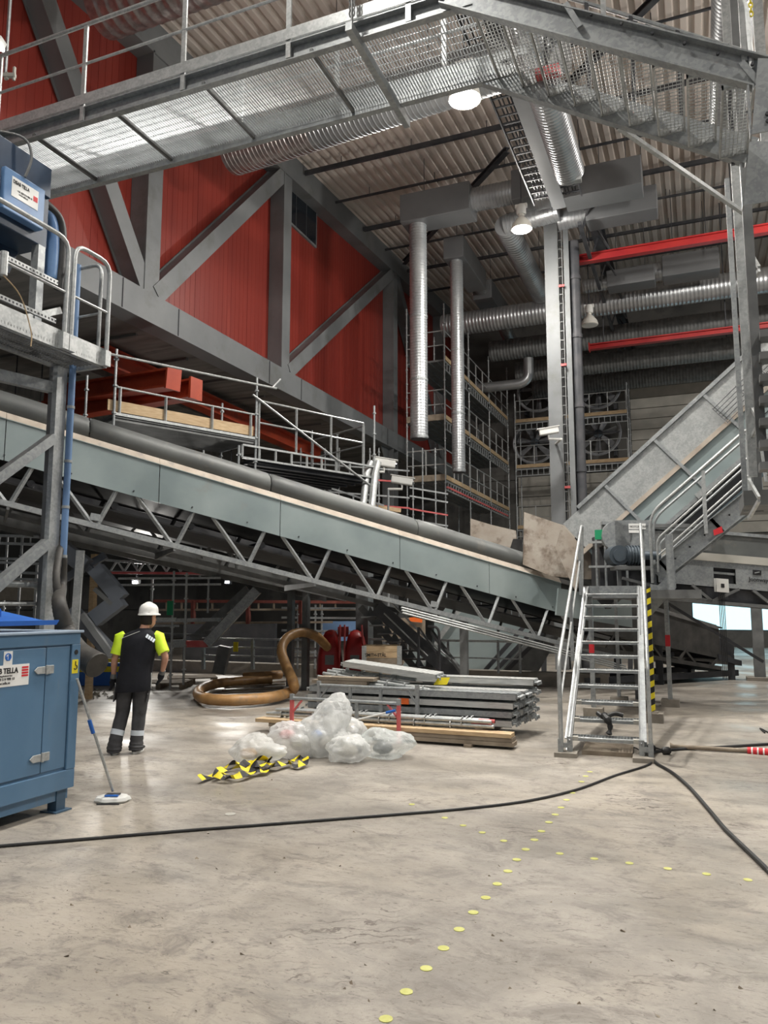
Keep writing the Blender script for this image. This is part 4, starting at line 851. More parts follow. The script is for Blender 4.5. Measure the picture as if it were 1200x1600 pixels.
# near and far lattice truss
nodes = [5.1+1.245*k for k in range(14)]
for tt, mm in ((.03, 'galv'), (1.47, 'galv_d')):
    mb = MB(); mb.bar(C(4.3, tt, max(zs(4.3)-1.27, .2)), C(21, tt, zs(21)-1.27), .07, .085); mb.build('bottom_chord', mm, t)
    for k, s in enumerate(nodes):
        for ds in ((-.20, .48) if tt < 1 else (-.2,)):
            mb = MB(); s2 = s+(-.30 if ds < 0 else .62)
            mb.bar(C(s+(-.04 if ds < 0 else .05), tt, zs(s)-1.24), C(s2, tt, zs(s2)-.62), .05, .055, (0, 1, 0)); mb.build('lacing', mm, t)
        if k in (3, 8, 12) and tt < 1:
            mb = MB(); mb.plate([C(s-.09, tt-.03, zs(s)-1.20), C(s+.09, tt-.03, zs(s)-1.18), C(s+.07, tt-.03, zs(s)-1.07), C(s-.07, tt-.03, zs(s)-1.09)], .01); mb.build('gusset', 'galv', t)
for k in (3, 5, 7, 9, 11):
    s = nodes[k]; mb = MB(); mb.plate([C(s-.02, .0, zs(s)-1.30), C(s-.02, 1.5, zs(s)-1.30), C(s-.02, 1.5, zs(s)-1.42), C(s-.02, .0, zs(s)-1.36)], .04); mb.build('cross_member', 'galv_d', t)
mb = MB(); mb.plate([C(.3, -.02, .42), C(4.6, -.02, 1.18), C(5.6, -.02, 1.40), C(5.6, -.02, 1.62), C(.7, -.02, .66)], .03); mb.build('tail_side_plate', 'grime', t)
MB().bar(C(.9, -.01, .30), C(5.4, -.01, .95), .06, .09).build('tail_chord', 'grime', t)
for k in range(8): MB().bar(C(1.2+k*.55, -.01, .36+k*.08), C(1.2+k*.55+(.3 if k % 2 else -.3), -.01, .62+k*.10), .04, .05).build('tail_lacing', 'grime', t)
mb = MB(); mb.path([C(.55, .1, .72), C(.55, 1.45, .72)], .30, 20); mb.build('tail_drum', 'dark', t, smooth=True)
mb = MB(); slab(mb, .2, 1.0, -.05, 1.5, -.72, -.60); 
for s in (.4, 2.8): mb.bar(C(s, .1, 0), C(s, .1, zs(s)-.5), .16, .16); mb.bar(C(s, 1.4, 0), C(s, 1.4, zs(s)-.5), .16, .16)
mb.bar(C(.2, .1, .16), C(5, .1, .16), .1, .14); mb.bar(C(.2, 1.4, .16), C(5, 1.4, .16), .1, .14); mb.build('tail_frame', 'dark', t)
for s in (.5, 2.4): MB().path([C(s, -.02, .0), C(s, .25, .0)], .001, 4).build('foot', 'dark', t)
# handrail loops behind the conveyor
loops = [(14.8, 17.6), (12.2, 14.6), (9.9, 10.9), (8.05, 9.8), (6.6, 7.9)]
for i, (a, b) in enumerate(loops):
    mb = MB(); mb.path(roundpath([C(a, 1.58, zs(a)+.2), C(a, 1.58, zs(a)+.74), C(b, 1.58, zs(b)+.74), C(b, 1.58, zs(b)+.2)], .12), .022, 8)
    if i > 1: mb.tube(C(a, 1.58, zs(a)+.5), C(b, 1.58, zs(b)+.5), .014)
    mb.build('rail_loop', 'galv', t, smooth=True)
# conduit pipes below the truss
mb = MB(); [mb.tube(C(4, -.06-.02*k, zs(4)-1.42-.05*k), C(9.6, -.06-.02*k, zs(9.6)-1.36-.05*k), .018, 6) for k in range(3)]; mb.build('conduit', 'galv_l', t)
# support legs
for s in (8.1, 18.5):
    [MB().bar(C(s, q, 0), C(s, q, zs(s)-1.3), .14, .14).build('leg', 'galv_d', t) for q in (.1, 1.4)]; MB().bar(C(s, .1, .4), C(s, 1.4, zs(s)-1.5), .07, .07).build('brace', 'galv_d', t)
# ---------------------------------------------------------------- second, darker conveyor gallery behind the first
t = T('rear_conveyor', 'dark parallel conveyor gallery with ribbed underside behind the long conveyor', 'conveyor', C(14, 4, 0))
def zr(s): return zs(s)-1.05+.02*(14-s)
def slab2(mb, s0, s1, t0, t1, a, b):
    v = [C(s, q, zr(s)+h) for s in (s0, s1) for q in (t0, t1) for h in (a, b)]; return mb.add(v, [(0, 1, 3, 2), (4, 6, 7, 5), (0, 4, 5, 1), (2, 3, 7, 6), (0, 2, 6, 4), (1, 5, 7, 3)])
mb = MB(); slab2(mb, 9.5, 22, 2.6, 2.66, -.25, .05); mb.build('side_beam', 'galv_d', t); mb = MB(); slab2(mb, 9.5, 22, 3.7, 3.76, -.25, .05); mb.build('side_beam', 'galv_d', t)
mb = MB(); slab2(mb, 9.5, 22, 2.7, 3.7, -.03, .0); s = 9.6
while s < 22: slab2(mb, s, s+.03, 2.64, 3.7, -.10, -.03); s += .12
mb.build('ribbed_floor', 'galv_d', t)
mb = MB(); slab2(mb, 9.5, 22, 2.4, 3.9, .35, .95); mb.build('belt_casing', 'dark', t)
for k in range(16): s = 9.7+k*.75; MB().bar(C(s, 2.6, zr(s)), C(s+(.3 if k % 2 else -.3), 2.6, zr(s)+.36), .05, .05).build('lacing', 'galv_d', t)
[MB().bar(C(s, q, 0), C(s, q, zr(s)-.2), .13, .13).build('leg', 'galv_d', t) for q in (2.7, 3.6) for s in (10.4, 19.5)]
# ---------------------------------------------------------------- hopper plates above the conveyor
def flatplate(name, pxs, d, th, m, label, cat, slope=0):
    pts = [D(px, py, d+slope*(px-pxs[0][0])) for px, py in pxs]; mb = MB(); mb.plate(pts, th); return mb.one(name, m, label, cat)
flatplate('hopper_plate', [(735, 868), (735, 810), (768, 820), (806, 829), (808, 845), (800, 895), (770, 892)], 16.6, .03, 'plate', 'dirty upright hopper plate above the conveyor, the left and lower of two', 'plate')
flatplate('hopper_plate', [(817, 882), (819, 800), (872, 818), (908, 828), (912, 905), (860, 900)], 15.9, .03, 'plate', 'dirty upright hopper plate above the conveyor, the right and larger one', 'plate')
flatplate('rubber_flap', [(792, 872), (802, 842), (816, 842), (816, 880)], 16.3, .03, 'blk', 'black rubber flap between the two dirty hopper plates', 'flap')
# ================================================================ FRONT STAIR AND ACCESS DECK
SR = V((-1.10, 9.55, 0)); SZ = math.radians(3.4)
t = T('access_stair', 'galvanised steel stair with eleven open treads rising to the platform at right', 'stair', SR, SZ)
SM = MAT4[t.name]
def sb(mb, name, m, par=None, **k): return mb.xf(SM).build(name, m, par or t, **k)
RUN, RISE, HW = 3.62, 1.98, .405
def stp(y): return .06+(RISE-.06)*y/RUN
for s in (-1, 1):
    mb = MB(); mb.bar((s*HW, 0, .10), (s*HW, RUN, RISE-.0), .012, .20); mb.bar((s*(HW+.028), 0, .195), (s*(HW+.028), RUN, RISE+.095), .06, .012); mb.bar((s*(HW+.028), 0, .00), (s*(HW+.028), RUN, RISE-.10), .06, .012)
    mb.box(s*HW-.03, -.03, .04, s*HW+.03, .03, .22); sb(mb, 'stringer', 'galv')
    mb = MB(); mb.bar((s*(HW+.0), .02, .19), (s*HW, RUN, RISE+.105), .05, .012); sb(mb, 'stringer_edge', 'galv_d')
for i in range(11):
    y = .10+i*(RUN-.1)/11; z = .19+i*(RISE-.05)/11
    mb = MB(); mb.box(-HW+.01, y-.02, z-.03, HW-.01, y-.005, z+.012); mb.box(-HW+.01, y+.225, z-.03, HW-.01, y+.235, z+.01)
    for k in range(7): mb.box(-HW+.01, y+k*.034, z-.02, HW-.01, y+k*.034+.006, z+.006)
    for k in range(22): xx = -HW+.03+k*.036; mb.box(xx, y, z-.002, xx+.005, y+.23, z+.010)
    tr_ = sb(mb, 'tread', 'galv')
    sb(MB().path([(-HW+.01, y-.012, z+.004), (HW-.01, y-.012, z+.004)], .012, 8), 'nosing', 'galv_l', tr_)
    if i in (0, 1, 2): mb = MB(); mb.box(-HW+.02, y-.03, z-.028, -HW+.09, y+.06, z+.018); mb.box(HW-.09, y-.03, z-.028, HW-.02, y+.06, z+.018); sb(mb, 'yellow_end_patch', 'concl', tr_)
for s in (-1, 1):
    xo = s*(HW+.10)
    mb = MB(); mb.path(roundpath([(xo, -.06, .08), (xo, -.06, 1.10), (xo+(.04 if s < 0 else -.03), RUN-.02, RISE+1.12), (xo+(.04 if s < 0 else -.03), RUN+.20, RISE+1.12), (xo, RUN+.22, RISE)], .14), .022, 10); sb(mb, 'handrail', 'galv_l', smooth=True)
    mb = MB(); mb.tube((xo, .0, .60), (xo, RUN, RISE+.56), .014, 8); sb(mb, 'midrail', 'galv_l', smooth=True)
    for y in (.0, 1.75, 3.55):
        z = stp(y) if y else .04; mb = MB(); mb.bar((xo, y, z), (xo, y, stp(y)+1.03), .045, .045, (0, 1, 0)); sb(mb, 'baluster', 'galv')
    mb = MB(); mb.bar((xo, -.05, .12), (s*HW, -.0, .12), .05, .05); mb.box(xo-.03, -.09, .05, xo+.03, -.03, .20); sb(mb, 'foot_bracket', 'galv')
mb = MB(); mb.box(-HW-.17, -.16, 0, -HW+.09, .12, .05); sb(mb, 'concrete_foot', 'concd'); mb = MB(); mb.box(HW-.10, -.20, 0, HW+.13, .10, .05); sb(mb, 'concrete_foot', 'concd')
mb = MB(); mb.path(smoothpath([(-.02, .34, .43), (.02, .26, .40), (.05, .27, .32), (.03, .25, .22)], 5), [.05, .04, .03, .035, .04, .05, .05, .04, .03, .03, .035, .03, .02, .03, .04, .01], 8); mb.path(smoothpath([(-.10, .42, .45), (-.02, .34, .42), (.10, .44, .45), (.2, .45, .43)], 5), .028, 8)
mb.xf(SM).one('black_rag', 'blk', 'black rag hanging on the second lowest tread of the stair', 'rag', smooth=True)
MB().box(-.28, .1, 0, .3, .7, .05).xf(SM).one('timber_pad', 'woodd', 'weathered timber pad lying on the floor under the stair foot', 'board')
# platform deck behind the stair
t2 = T('access_platform', 'steel platform at the top of the stair with rails and thin legs', 'platform', SM @ V((.2, RUN+.5, 0)), SZ)
def sb2(mb, name, m, **k): return mb.xf(SM).build(name, m, t2, **k)
sb2(MB().box(-HW, RUN, RISE-.10, HW+.95, RUN+1.5, RISE+.04), 'deck', 'galv_d')
sb2(MB().box(-HW+.01, RUN-.01, RISE-.09, HW-.01, RUN+.02, RISE+.11), 'front_plate', 'galv')
for x, y in ((-.62+.30, RUN+1.4), (.05, RUN+1.4)): 
    mb = MB(); mb.path(roundpath([(x, y, RISE), (x, y, RISE+1.1), (x+.16, y, RISE+1.1), (x+.16, y, RISE)], .06), .022, 8); sb2(mb, 'rail_loop', 'galv', smooth=True)
mb = MB(); mb.bar((-.46, RUN+1.4, RISE+.95), (.05, RUN+1.4, RISE+.95), .04, .04); mb.bar((-.46, RUN+1.4, RISE+.5), (.2, RUN+1.4, RISE+.5), .04, .04); sb2(mb, 'crossbar', 'galv_l')
sb2(MB().box(-.30, RUN+.8, RISE+.95, -.17, RUN+.82, RISE+1.12), 'green_sign', 'green')
def leg(px, py, w, m, nm, block=True, patch=None):
    p = Z(px, py); mb = MB(); mb.box(p.x-w/2, p.y-w/2, .10, p.x+w/2, p.y+w/2, RISE-.05); o = mb.build(nm, m, t2)
    if block: MB().box(p.x-.15, p.y-.13, 0, p.x+.15, p.y+.13, .13).build('concrete_foot', 'concd', t2)
    if patch: MB().box(p.x-w/2-.004, p.y-w/2-.004, patch, p.x+w/2+.004, p.y+w/2+.004, patch+.20).build('red_mark', 'rprint', o)
    return p
leg(928, 1118, .07, 'galv', 'leg', True, 1.0); leg(968, 1100, .06, 'galv', 'leg'); leg(1048, 1104, .075, 'galv', 'leg', True, 1.05)
p = Z(1020, 1128)
t = T('striped_post', 'black and yellow striped guard post on a concrete block right of the stair', 'post', (p.x, p.y, 0))
mb = MB(); w = .045; z = .14; i = 0
while z < 2.0:
    a, b = z, min(z+.09, 2.0); v = [(p.x+sx*w, p.y+sy*w, q+(.045 if sx > 0 else -.0)) for q in (a, b) for sx, sy in ((-1, -1), (1, -1), (1, 1), (-1, 1))]
    mb.add(v, [(0, 1, 5, 4), (1, 2, 6, 5), (2, 3, 7, 6), (3, 0, 4, 7)], i % 2); z += .09; i += 1
mb.build('post', ['yel', 'black'], t); mb = MB(); mb.box(p.x-.16, p.y-.14, 0, p.x+.16, p.y+.14, .14); mb.box(p.x-.09, p.y-.09, .14, p.x+.09, p.y+.09, .16); mb.build('concrete_block', 'concd', t)
# ---------------------------------------------------------------- second flight going up to the right
a = Y(1018, 903, 13.7); b = Y(1176, 776, 13.7)
t = T('side_stair', 'galvanised stair with double bent rails rising right from the platform', 'stair', (a.x, a.y, RISE))
u = (b-a).normalized(); wv = V((0, 1, 0)); nrm = V((-u.z, 0, u.x))
for q in (0, .8):
    mb = MB(); mb.channel(a+wv*q+u*.1, b+wv*q, .09, .30, .014, side=-1 if q == 0 else 1)
    if q == 0: mb.plate([a+u*.0-nrm*.16+V((0, -.05, 0)), a+u*.38-nrm*.14+V((0, -.05, 0)), a+u*.38-nrm*.14+V((0, -.05, -.30)), a+V((-.02, -.05, -.62)), a+V((-.02, -.05, -.1))], -.012)
    for s in (.28, 1.35, 2.2): mb.bar(a+u*s+nrm*.14+V((0, -.04, 0)), a+u*s-nrm*.14+V((0, -.04, 0)), .05, .02, (0, 1, 0))
    for s in (.5, .8, 1.1, 1.6, 1.9): mb.path([a+u*s+V((0, -.05, 0)), a+u*s+V((0, -.07, 0))], .016, 6)
    mb.build('stringer', 'galv', t)
mb = MB(); c = a+u*1.28-nrm*.10; mb.plate([c+V((-.06, -.06, -.05)), c+V((.08, -.06, .0)), c+V((.06, -.06, .10)), c+V((-.07, -.06, .04))], -.008); mb.build('red_mark', 'rprint', t)
L = (b-a).length
for i in range(9):
    c = a+u*(.2+i*(L-.25)/9)+nrm*.02; MB().box(c.x-.02, a.y+.05, c.z-.02, c.x+.18, a.y+.75, c.z+.01).build('tread', 'galv', t)
for q in (-.05, .85):
    for h in (1.02, .55):
        s0 = .05 if h > 1 else .15; p0 = a+V((0, q, 0)); top = a+u*(L*.99)+V((0, q, h+.12))
        mb = MB()
        if h > 1: mb.path(roundpath([p0+u*.02+V((0, 0, -.1)), p0+u*.02+V((0, 0, h-.1)), p0+u*.12+V((0, 0, h+.05)), top, top+V((.16, 0, 0)), top+V((.22, 0, -.9))], .16), .024, 8)
        else: mb.path(roundpath([p0+u*.15+V((0, 0, 0)), p0+u*.15+V((0, 0, h)), top], .1), .020, 8); mb.path([p0+u*.15+V((0, 0, h-.28)), top+V((0, 0, -.28))], .016, 8)
        mb.build('handrail', 'galv_l' if q < 0 else 'galv', t, smooth=True)
    for s in (.55, .98): c = a+u*(L*s); MB().box(c.x-.028, c.y+q-.02, c.z, c.x+.028, c.y+q+.02, c.z+1.05).build('post', 'galv_l', t)
p = D(1045, 835, 12.6); q = D(1046, 935, 12.6); mb = MB(); mb.path([p, (p.x, p.y, q.z)], .06, 12); mb.one('steel_post', 'galv', 'round topped galvanised post standing between the two stairs', 'post', smooth=True)
# ================================================================ STEEP INCLINED CONVEYOR, RIGHT
Y2 = 15.2
a = Y(905, 790, Y2); b = Y(1178, 541, Y2); u = (b-a).normalized(); n = V((u.z, 0, -u.x))     # n points down and right
t = T('inclined_conveyor', 'steep enclosed galvanised conveyor rising to the right edge', 'conveyor', (a.x, Y2+.6, a.z-1.2))
L = (b-a).length+2.2; PW = 1.36
def P2(s, w, y=0): return a+u*s+n*w+V((0, y, 0))
def pl(s0, s1, w0, w1, y0, y1, nm, m):
    v = [P2(s, w, y) for s in (s0, s1) for w in (w0, w1) for y in (y0, y1)]
    return MB().add(v, [(0, 1, 3, 2), (4, 6, 7, 5), (0, 4, 5, 1), (2, 3, 7, 6), (0, 2, 6, 4), (1, 5, 7, 3)]).build(nm, m, t)
r1 = [-.5, .62, 1.86, 3.05, 4.3, L]
for i in range(5):
    pl(r1[i]+.03, r1[i+1]-.03, .05, PW*.5, 0, .02, 'casing_sheet', 'galv_l'); pl(r1[i]+.03, r1[i+1]-.03, PW*.56, PW, .02, .04, 'lower_sheet', 'skirt')
    if i: pl(r1[i]-.03, r1[i]+.03, 0, PW+.12, -.05, .0, 'rib', 'galv')
pl(-.05, L, -.02, .05, -.06, .08, 'top_edge', 'galv'); pl(-.75, L, PW*.5, PW*.56, -.04, .05, 'dusty_strip', 'dust')
pl(-.4, L, PW*.76, PW*.77, .0, .03, 'seam', 'dark'); pl(-.3, L, PW-.02, PW+.05, -.04, .04, 'lower_edge', 'galv')
pl(-1, L, .1, PW-.05, 1.2, 1.24, 'far_casing', 'galv_d'); pl(-1, L, PW+.02, PW+.42, .15, 1.1, 'underside', 'dark'); pl(-.8, L, .4, .45, .05, 1.2, 'belt', 'blk')
for s in (.62, 1.86): pl(s-.22, s+.02, PW-.06, PW+.05, -.09, -.04, 'bracket', 'galv_l')
mb = MB(); mb.plate([P2(-.5, .05), P2(-.5, PW*.5), P2(-1.2, PW*.9), P2(-.9, .3)], .02); mb.build('chute_side', 'plate', t)
# wire basket on it
mb = MB(); q0 = 3.0
for k in range(6): mb.tube(P2(q0-.05, .38+k*.07, -.16), P2(q0+1.6, .30+k*.07, -.16), .007, 5)
for s in (q0-.05, q0+.5, q0+1.0): mb.tube(P2(s, .36, -.16), P2(s, .75, -.16), .007, 5)
mb.build('wire_guard', 'dark', t)
# ---------------------------------------------------------------- level conveyor at the right with drive
def E2(px, py, d): return D(px, py, d)
t = T('feed_conveyor', 'level grey conveyor with dusty ledge and black trough at the right edge', 'conveyor', D(1110, 940, 13.9))
dd = 13.9
A = D(1075, 872, dd); B = D(1290, 890, dd); ux = (B-A).normalized()
def Q(s, t_, z): return A+ux*s+FW*t_+V((0, 0, z))
def qb(s0, s1, t0, t1, z0, z1, nm, m, par=None):
    v = [Q(s, q, z) for s in (s0, s1) for q in (t0, t1) for z in (z0, z1)]
    return MB().add(v, [(0, 1, 3, 2), (4, 6, 7, 5), (0, 4, 5, 1), (2, 3, 7, 6), (0, 2, 6, 4), (1, 5, 7, 3)]).build(nm, m, par or t)
qb(-.55, 3, -.03, .12, -.02, .12, 'dusty_ledge', 'concl')
sd = qb(-.55, .45, 0, .02, -.48, -.02, 'side_sheet', 'galv'); qb(.45, .85, 0, .02, -.13, -.02, 'side_sheet', 'galv'); qb(.45, .85, 0, .02, -.48, -.40, 'side_sheet', 'galv'); sd = qb(.85, 3, 0, .02, -.48, -.02, 'side_sheet', 'galv')
qb(.45, .85, .1, .12, -.40, -.13, 'opening_back', 'dark'); qb(.45, .85, .04, .08, -.24, -.20, 'roller', 'galv_l')
qb(-1.5, 3, .15, .2, .12, .50, 'trough_side', 'rubber'); qb(-1.5, 3, .12, .22, .50, .56, 'trough_edge', 'galv'); qb(-1.5, 3, .2, 1.3, .10, .15, 'belt', 'blk'); qb(-1.5, 3, 1.3, 1.34, -.45, .5, 'far_side', 'galv_d')
qb(-.9, 3, .1, 1.2, -.76, -.49, 'return_belt', 'dark')
mb = MB(); 
for s in (.05, 1.15, 2.2): mb.bar(Q(s, .02, -.48), Q(s+.35, .02, -.74), .05, .05); mb.bar(Q(s+.85, .02, -.48), Q(s+.37, .02, -.74), .05, .05)
mb.bar(Q(-1.2, .02, -.46), Q(.4, .02, -.75), .05, .05); mb.bar(Q(-1.2, .02, -.77), Q(3, .02, -.75), .05, .06); mb.build('lattice', 'galv_d', t)
mb = MB(); c = Q(1.24, -.01, -.20); mb.bar(c-ux*.08+V((0, 0, .04)), c+ux*.07+V((0, 0, .04)), .004, .09); mb.build('emblem', 'black', sd)
mb = MB(); mb.bar(c-ux*.05+V((0, -.005, .03)), c+ux*.04+V((0, -.005, .055)), .004, .018); mb.build('emblem_stripe', 'galv_l', sd)
text('lettering', 'Joonway', .10, c-ux*.16+V((0, -.003, -.12)), ux, (0, 0, 1), 'black', sd, sx=1.0, bold=.002)
mb = MB(); c = Q(1.72, -.012, -.12); mb.plate([c, c+ux*.16+V((0, 0, -.22)), c+ux*.24+V((0, 0, -.22)), c+ux*.26+V((0, 0, .04))], .005); mb.build('white_marking', 'white', sd)
bx_ = qb(.44, .66, -.12, -.02, -.57, -.33, 'switch_box', 'whitep'); qb(.52, .58, -.125, -.12, -.49, -.42, 'switch_window', 'black', bx_)
mb = MB(); [mb.tube(Q(.5+.03*k, -.06, -.57), Q(.5+.03*k, -.06, -2.1), .008, 5) for k in range(4)]; mb.build('cable', 'blk', t)
mb = MB(); mb.bar(Q(1.95, .2, -.7), V((Q(1.95, .2, 0).x, Q(1.95, .2, 0).y, 0.0)), .16, .16); mb.build('leg', 'galv_d', t); mb = MB(); mb.bar(Q(-.7, .9, -.7), V((Q(-.7, .9, 0).x, Q(-.7, .9, 0).y, 0.02)), .12, .12); mb.build('leg', 'galv_d', t)
mb = MB(); mb.bar(Q(-.4, .3, -.78), Q(1.4, .3, -1.75), .03, .05); mb.build('tie', 'dark', t)
# drive motor and gearbox in front of it
p = D(985, 868, 13.2)
t = T('drive_motor', 'blue grey gear motor on a bracket below the steep conveyor', 'motor', p+V((0, 0, -.2)))
mb = MB(); mb.path([p-RT*.22-FW*.1, p-RT*.22+FW*.25], .17, 20); mb.path([p-RT*.22-FW*.13, p-RT*.22-FW*.1], .11, 20); mb.build('fan_cover', 'motor', t, smooth=True)
mb = MB(); mb.path([p-RT*.08, p+RT*.18], .15, 20); [mb.path([p+RT*(-.06+.05*k), p+RT*(-.04+.05*k)], .175, 20) for k in range(5)]; mb.path([p+RT*.18, p+RT*.50], .075, 14); mb.build('gearbox', 'motor', t, smooth=True)
mb = MB(); mb.bar(p-RT*.3+V((0, 0, -.22)), p+RT*.35+V((0, 0, -.22)), .4, .06); mb.bar(p-RT*.2+V((0, 0, -.25)), p-RT*.2+V((0, 0, -.75)), .06, .06); mb.build('bracket', 'galv_d', t)
g = D(990, 838, 13.5); mb = MB(); mb.bar(g-RT*.34, g+RT*.28, .1, .56); mb.path([g-RT*.3+FW*-.05, g-RT*.3+FW*.05], .27, 20)
gd = mb.build('belt_guard', 'galv', t); mb = MB(); mb.bar(g-RT*.10+V((0, 0, .17))-FW*.06, g+RT*.20+V((0, 0, .17))-FW*.06, .006, .10); mb.bar(g-RT*.10+V((0, 0, .08))-FW*.06, g+RT*.08+V((0, 0, .08))-FW*.06, .006, .05); lbm = mb.build('label', 'white', gd)
text('lettering', 'MOTOR DRIFT', .05, g-RT*.085+V((0, 0, .15))-FW*.065, RT, (0, 0, 1), 'black', lbm)
h = D(1000, 815, 13.9); mb = MB(); mb.bar(D(968, 822, 13.9), D(1110, 822, 13.9), .12, .07); mb.bar(D(975, 845, 13.9), D(1110, 845, 13.9), .05, .36); mb.build('trough_head', 'galv_d', t)
mb = MB(); mb.bar(D(930, 880, 14.6), D(1015, 880, 14.6), .6, 1.0); mb.one('transfer_chute', 'dark', 'black transfer chute behind the top of the stair', 'chute')
flatplate('chute_plate', [(905, 905), (905, 845), (960, 840), (1000, 835), (1000, 872), (955, 876), (930, 905)], 15.0, .03, 'plate', 'dusty brown chute plate behind the stair top rail', 'plate')
mb = MB(); mb.bar(D(870, 940, 15.8), D(1000, 962, 16.6), .05, .55); mb.one('guide_plate', 'skirt', 'pale sheet guard behind the stair treads', 'plate')
# ================================================================ STACKED SCAFFOLD MATERIAL
xl = at(482, 1130, 'Y', 10.2).x; xr = at(800, 1130, 'Y', 10.2).x
def deck(x0, x1, y, z, lab, w=.32, h=.09, rot=None, m='alu'):
    c = V(((x0+x1)/2, y+w/2, z)); t = T('scaffold_deck', lab, 'scaffold deck', (0, 0, 0), 0, 'stacked scaffold decks'); L = x1-x0
    mb = MB(); mb.box(-L/2, -w/2, h-.006, L/2, w/2, h); mb.box(-L/2, -w/2, 0, L/2, -w/2+.006, h); mb.box(-L/2, w/2-.006, 0, L/2, w/2, h)
    mb.box(-L/2, -w/2, 0, L/2, -w/2+.03, .006); mb.box(-L/2, w/2-.03, 0, L/2, w/2, .006)
    k = -L/2+.06
    while k < L/2-.05: mb.box(k, -w/2+.03, h, k+.035, w/2-.03, h+.003); k += .07
    mb.build('plank', m, t)
    for s in (-1, 1):
        mb = MB(); mb.box(s*L/2, -w/2+.02, .02, s*(L/2+.012), w/2-.02, h-.01)
        for q in (-.11, .0, .11): mb.path([(s*(L/2+.01), q, .045), (s*(L/2+.055), q, .045), (s*(L/2+.055), q, .01)], .016, 8)
        mb.build('end_hooks', 'galv_l' if s < 0 else 'galv', t)
    t.location = c
    if rot: t.rotation_euler = rot
    return t
rows = ['bottom', 'second', 'third', 'top']; colsn = ['front', 'middle', 'rear']
for i in range(4):
    for k in range(3):
        dx = random.uniform(-.03, .03)+(.05*k); deck(xl+dx, xr+dx+.02*i, 10.22+k*.345, .17+i*.116, 'grey scaffold deck, %s layer of the stack and %s column' % (rows[i], colsn[k]), m='alu' if (i+k) % 2 == 0 else 'galv')
deck(xl+1.0, xr+.15, 10.9, .65, 'scaffold deck with pale slotted top lying loose at the back right of the stack')
a = Y(548, 1049, 10.75); b = Y(672, 1072, 10.45)
deck(a.x, b.x+.1, 10.45, .80, 'tilted pale scaffold deck lying on top of the stack', rot=(.05, math.radians(5.5), math.radians(-3)), h=.085)
for x in (xl+.3, xr-.5): MB().box(x, 10.2, 0, x+.1, 11.3, .168).one('timber_batten', 'woodd', 'timber batten under the stacked decks, %s one' % ('left' if x < xl+.5 else 'right'), 'batten')
# timbers on the left end of the stack
for i, (dx, z) in enumerate(((0, .64), (.10, .69))): MB().box(xl+.02+dx, 10.25, z, xl+.9+dx, 10.5, z+.045).one('old_plank', 'woodd', 'short weathered plank on the left end of the deck stack, %s one' % ('lower' if i == 0 else 'upper'), 'plank')
# yellow folded label and frame on top
p = Y(690, 1065, 10.5); MB().plate([p+V((-.12, 0, -.05)), p+V((.08, 0, -.04)), p+V((.12, .02, .06)), p+V((-.05, .02, .05))], .01).one('yellow_tag', 'yel', 'crumpled yellow tag on the scaffold deck stack', 'tag')
def rosette_tube(p, q, r, name, lab, group, m='galv_l', col=.5, tip=None):
    p, q = V(p), V(q); L = (q-p).length; t = T(name, lab, 'scaffold tube', p, 0, group)
    MB().tube(p, q, r, 10).build('tube', m, t, smooth=True)
    s = .25
    while s < L-.1:
        mb = MB(); c = p.lerp(q, s/L); d = (q-p).normalized(); u = d.orthogonal().normalized(); v = d.cross(u); mb.path([c-d*.006, c+d*.006], r*1.9, 8)
        for k in range(4): e = u*math.cos(k*PI/2)+v*math.sin(k*PI/2); mb.bar(c+e*r, c+e*r*2.3, .012, .03)
        s += col; mb.build('rosette', m, t)
    if tip: MB().tube(p.lerp(q, .93), q, r*1.04, 10).build('painted_end', tip, t, smooth=True)
    return t
# bundle of tubes in front of the stack
tl = at(425, 1128, 'Y', 9.95).x; tr2 = at(775, 1150, 'Y', 9.9).x
for i in range(6):
    y = 9.80+.062*(i % 3)*1.05; z = .235+.058*(i//3)
    rosette_tube((tl+.05*i, y, z), (tr2-.03*((i*7) % 4), y, z), .024, 'scaffold_tube', 'galvanised tube in the low bundle before the decks, %s row %s' % (['lower', 'upper'][i//3], ['front', 'middle', 'back'][i % 3]), 'tubes in the low bundle', tip='redw' if i in (1, 2, 4) else None)
# loose tubes on top of the stack
for i, (a, b) in enumerate((((505, 1052, 10.5), (672, 1078, 10.35)), ((497, 1057, 10.4), (600, 1072, 10.35)), ((512, 1048, 10.6), (640, 1068, 10.5)), ((520, 1046, 10.7), (650, 1062, 10.6)), ((503, 1062, 10.3), (560, 1072, 10.3)))):
    a = Y(a[0], a[1], a[2]); b = Y(b[0], b[1], b[2]); rosette_tube(a, b, .024, 'scaffold_tube', 'loose galvanised tube on top of the deck stack, ' + ['the longest in front', 'short with bare left end', 'just behind the longest', 'farthest back', 'lowest short one at the left'][i], 'tubes on top of the stack', col=.28)
# long planks in front
pl0 = at(420, 1140, 'Y', 9.62).x; pl1 = at(800, 1165, 'Y', 9.62).x
for i, (dy, dx) in enumerate(((0, .02), (.012, 0), (0, -.01))):
    MB().box(pl0+dx-(0 if i < 2 else .2), 9.60+dy, .035+i*.052, pl1+dx, 9.82+dy, .083+i*.052).one('timber_plank', 'wood' if i == 2 else 'woodd', ['weathered plank, lowest of the pile behind the plastic bags', 'weathered plank, middle of the pile behind the plastic bags', 'pale fresh plank on top of the pile behind the bags'][i], 'plank', 'long planks')
MB().box(pl0+.4, 9.55, 0, pl0+.5, 9.95, .034).one('timber_batten', 'woodd', 'small batten under the left end of the long planks', 'batten'); MB().box(pl1-.6, 9.55, 0, pl1-.5, 9.95, .034).one('timber_batten', 'woodd', 'small batten under the right end of the long planks', 'batten')
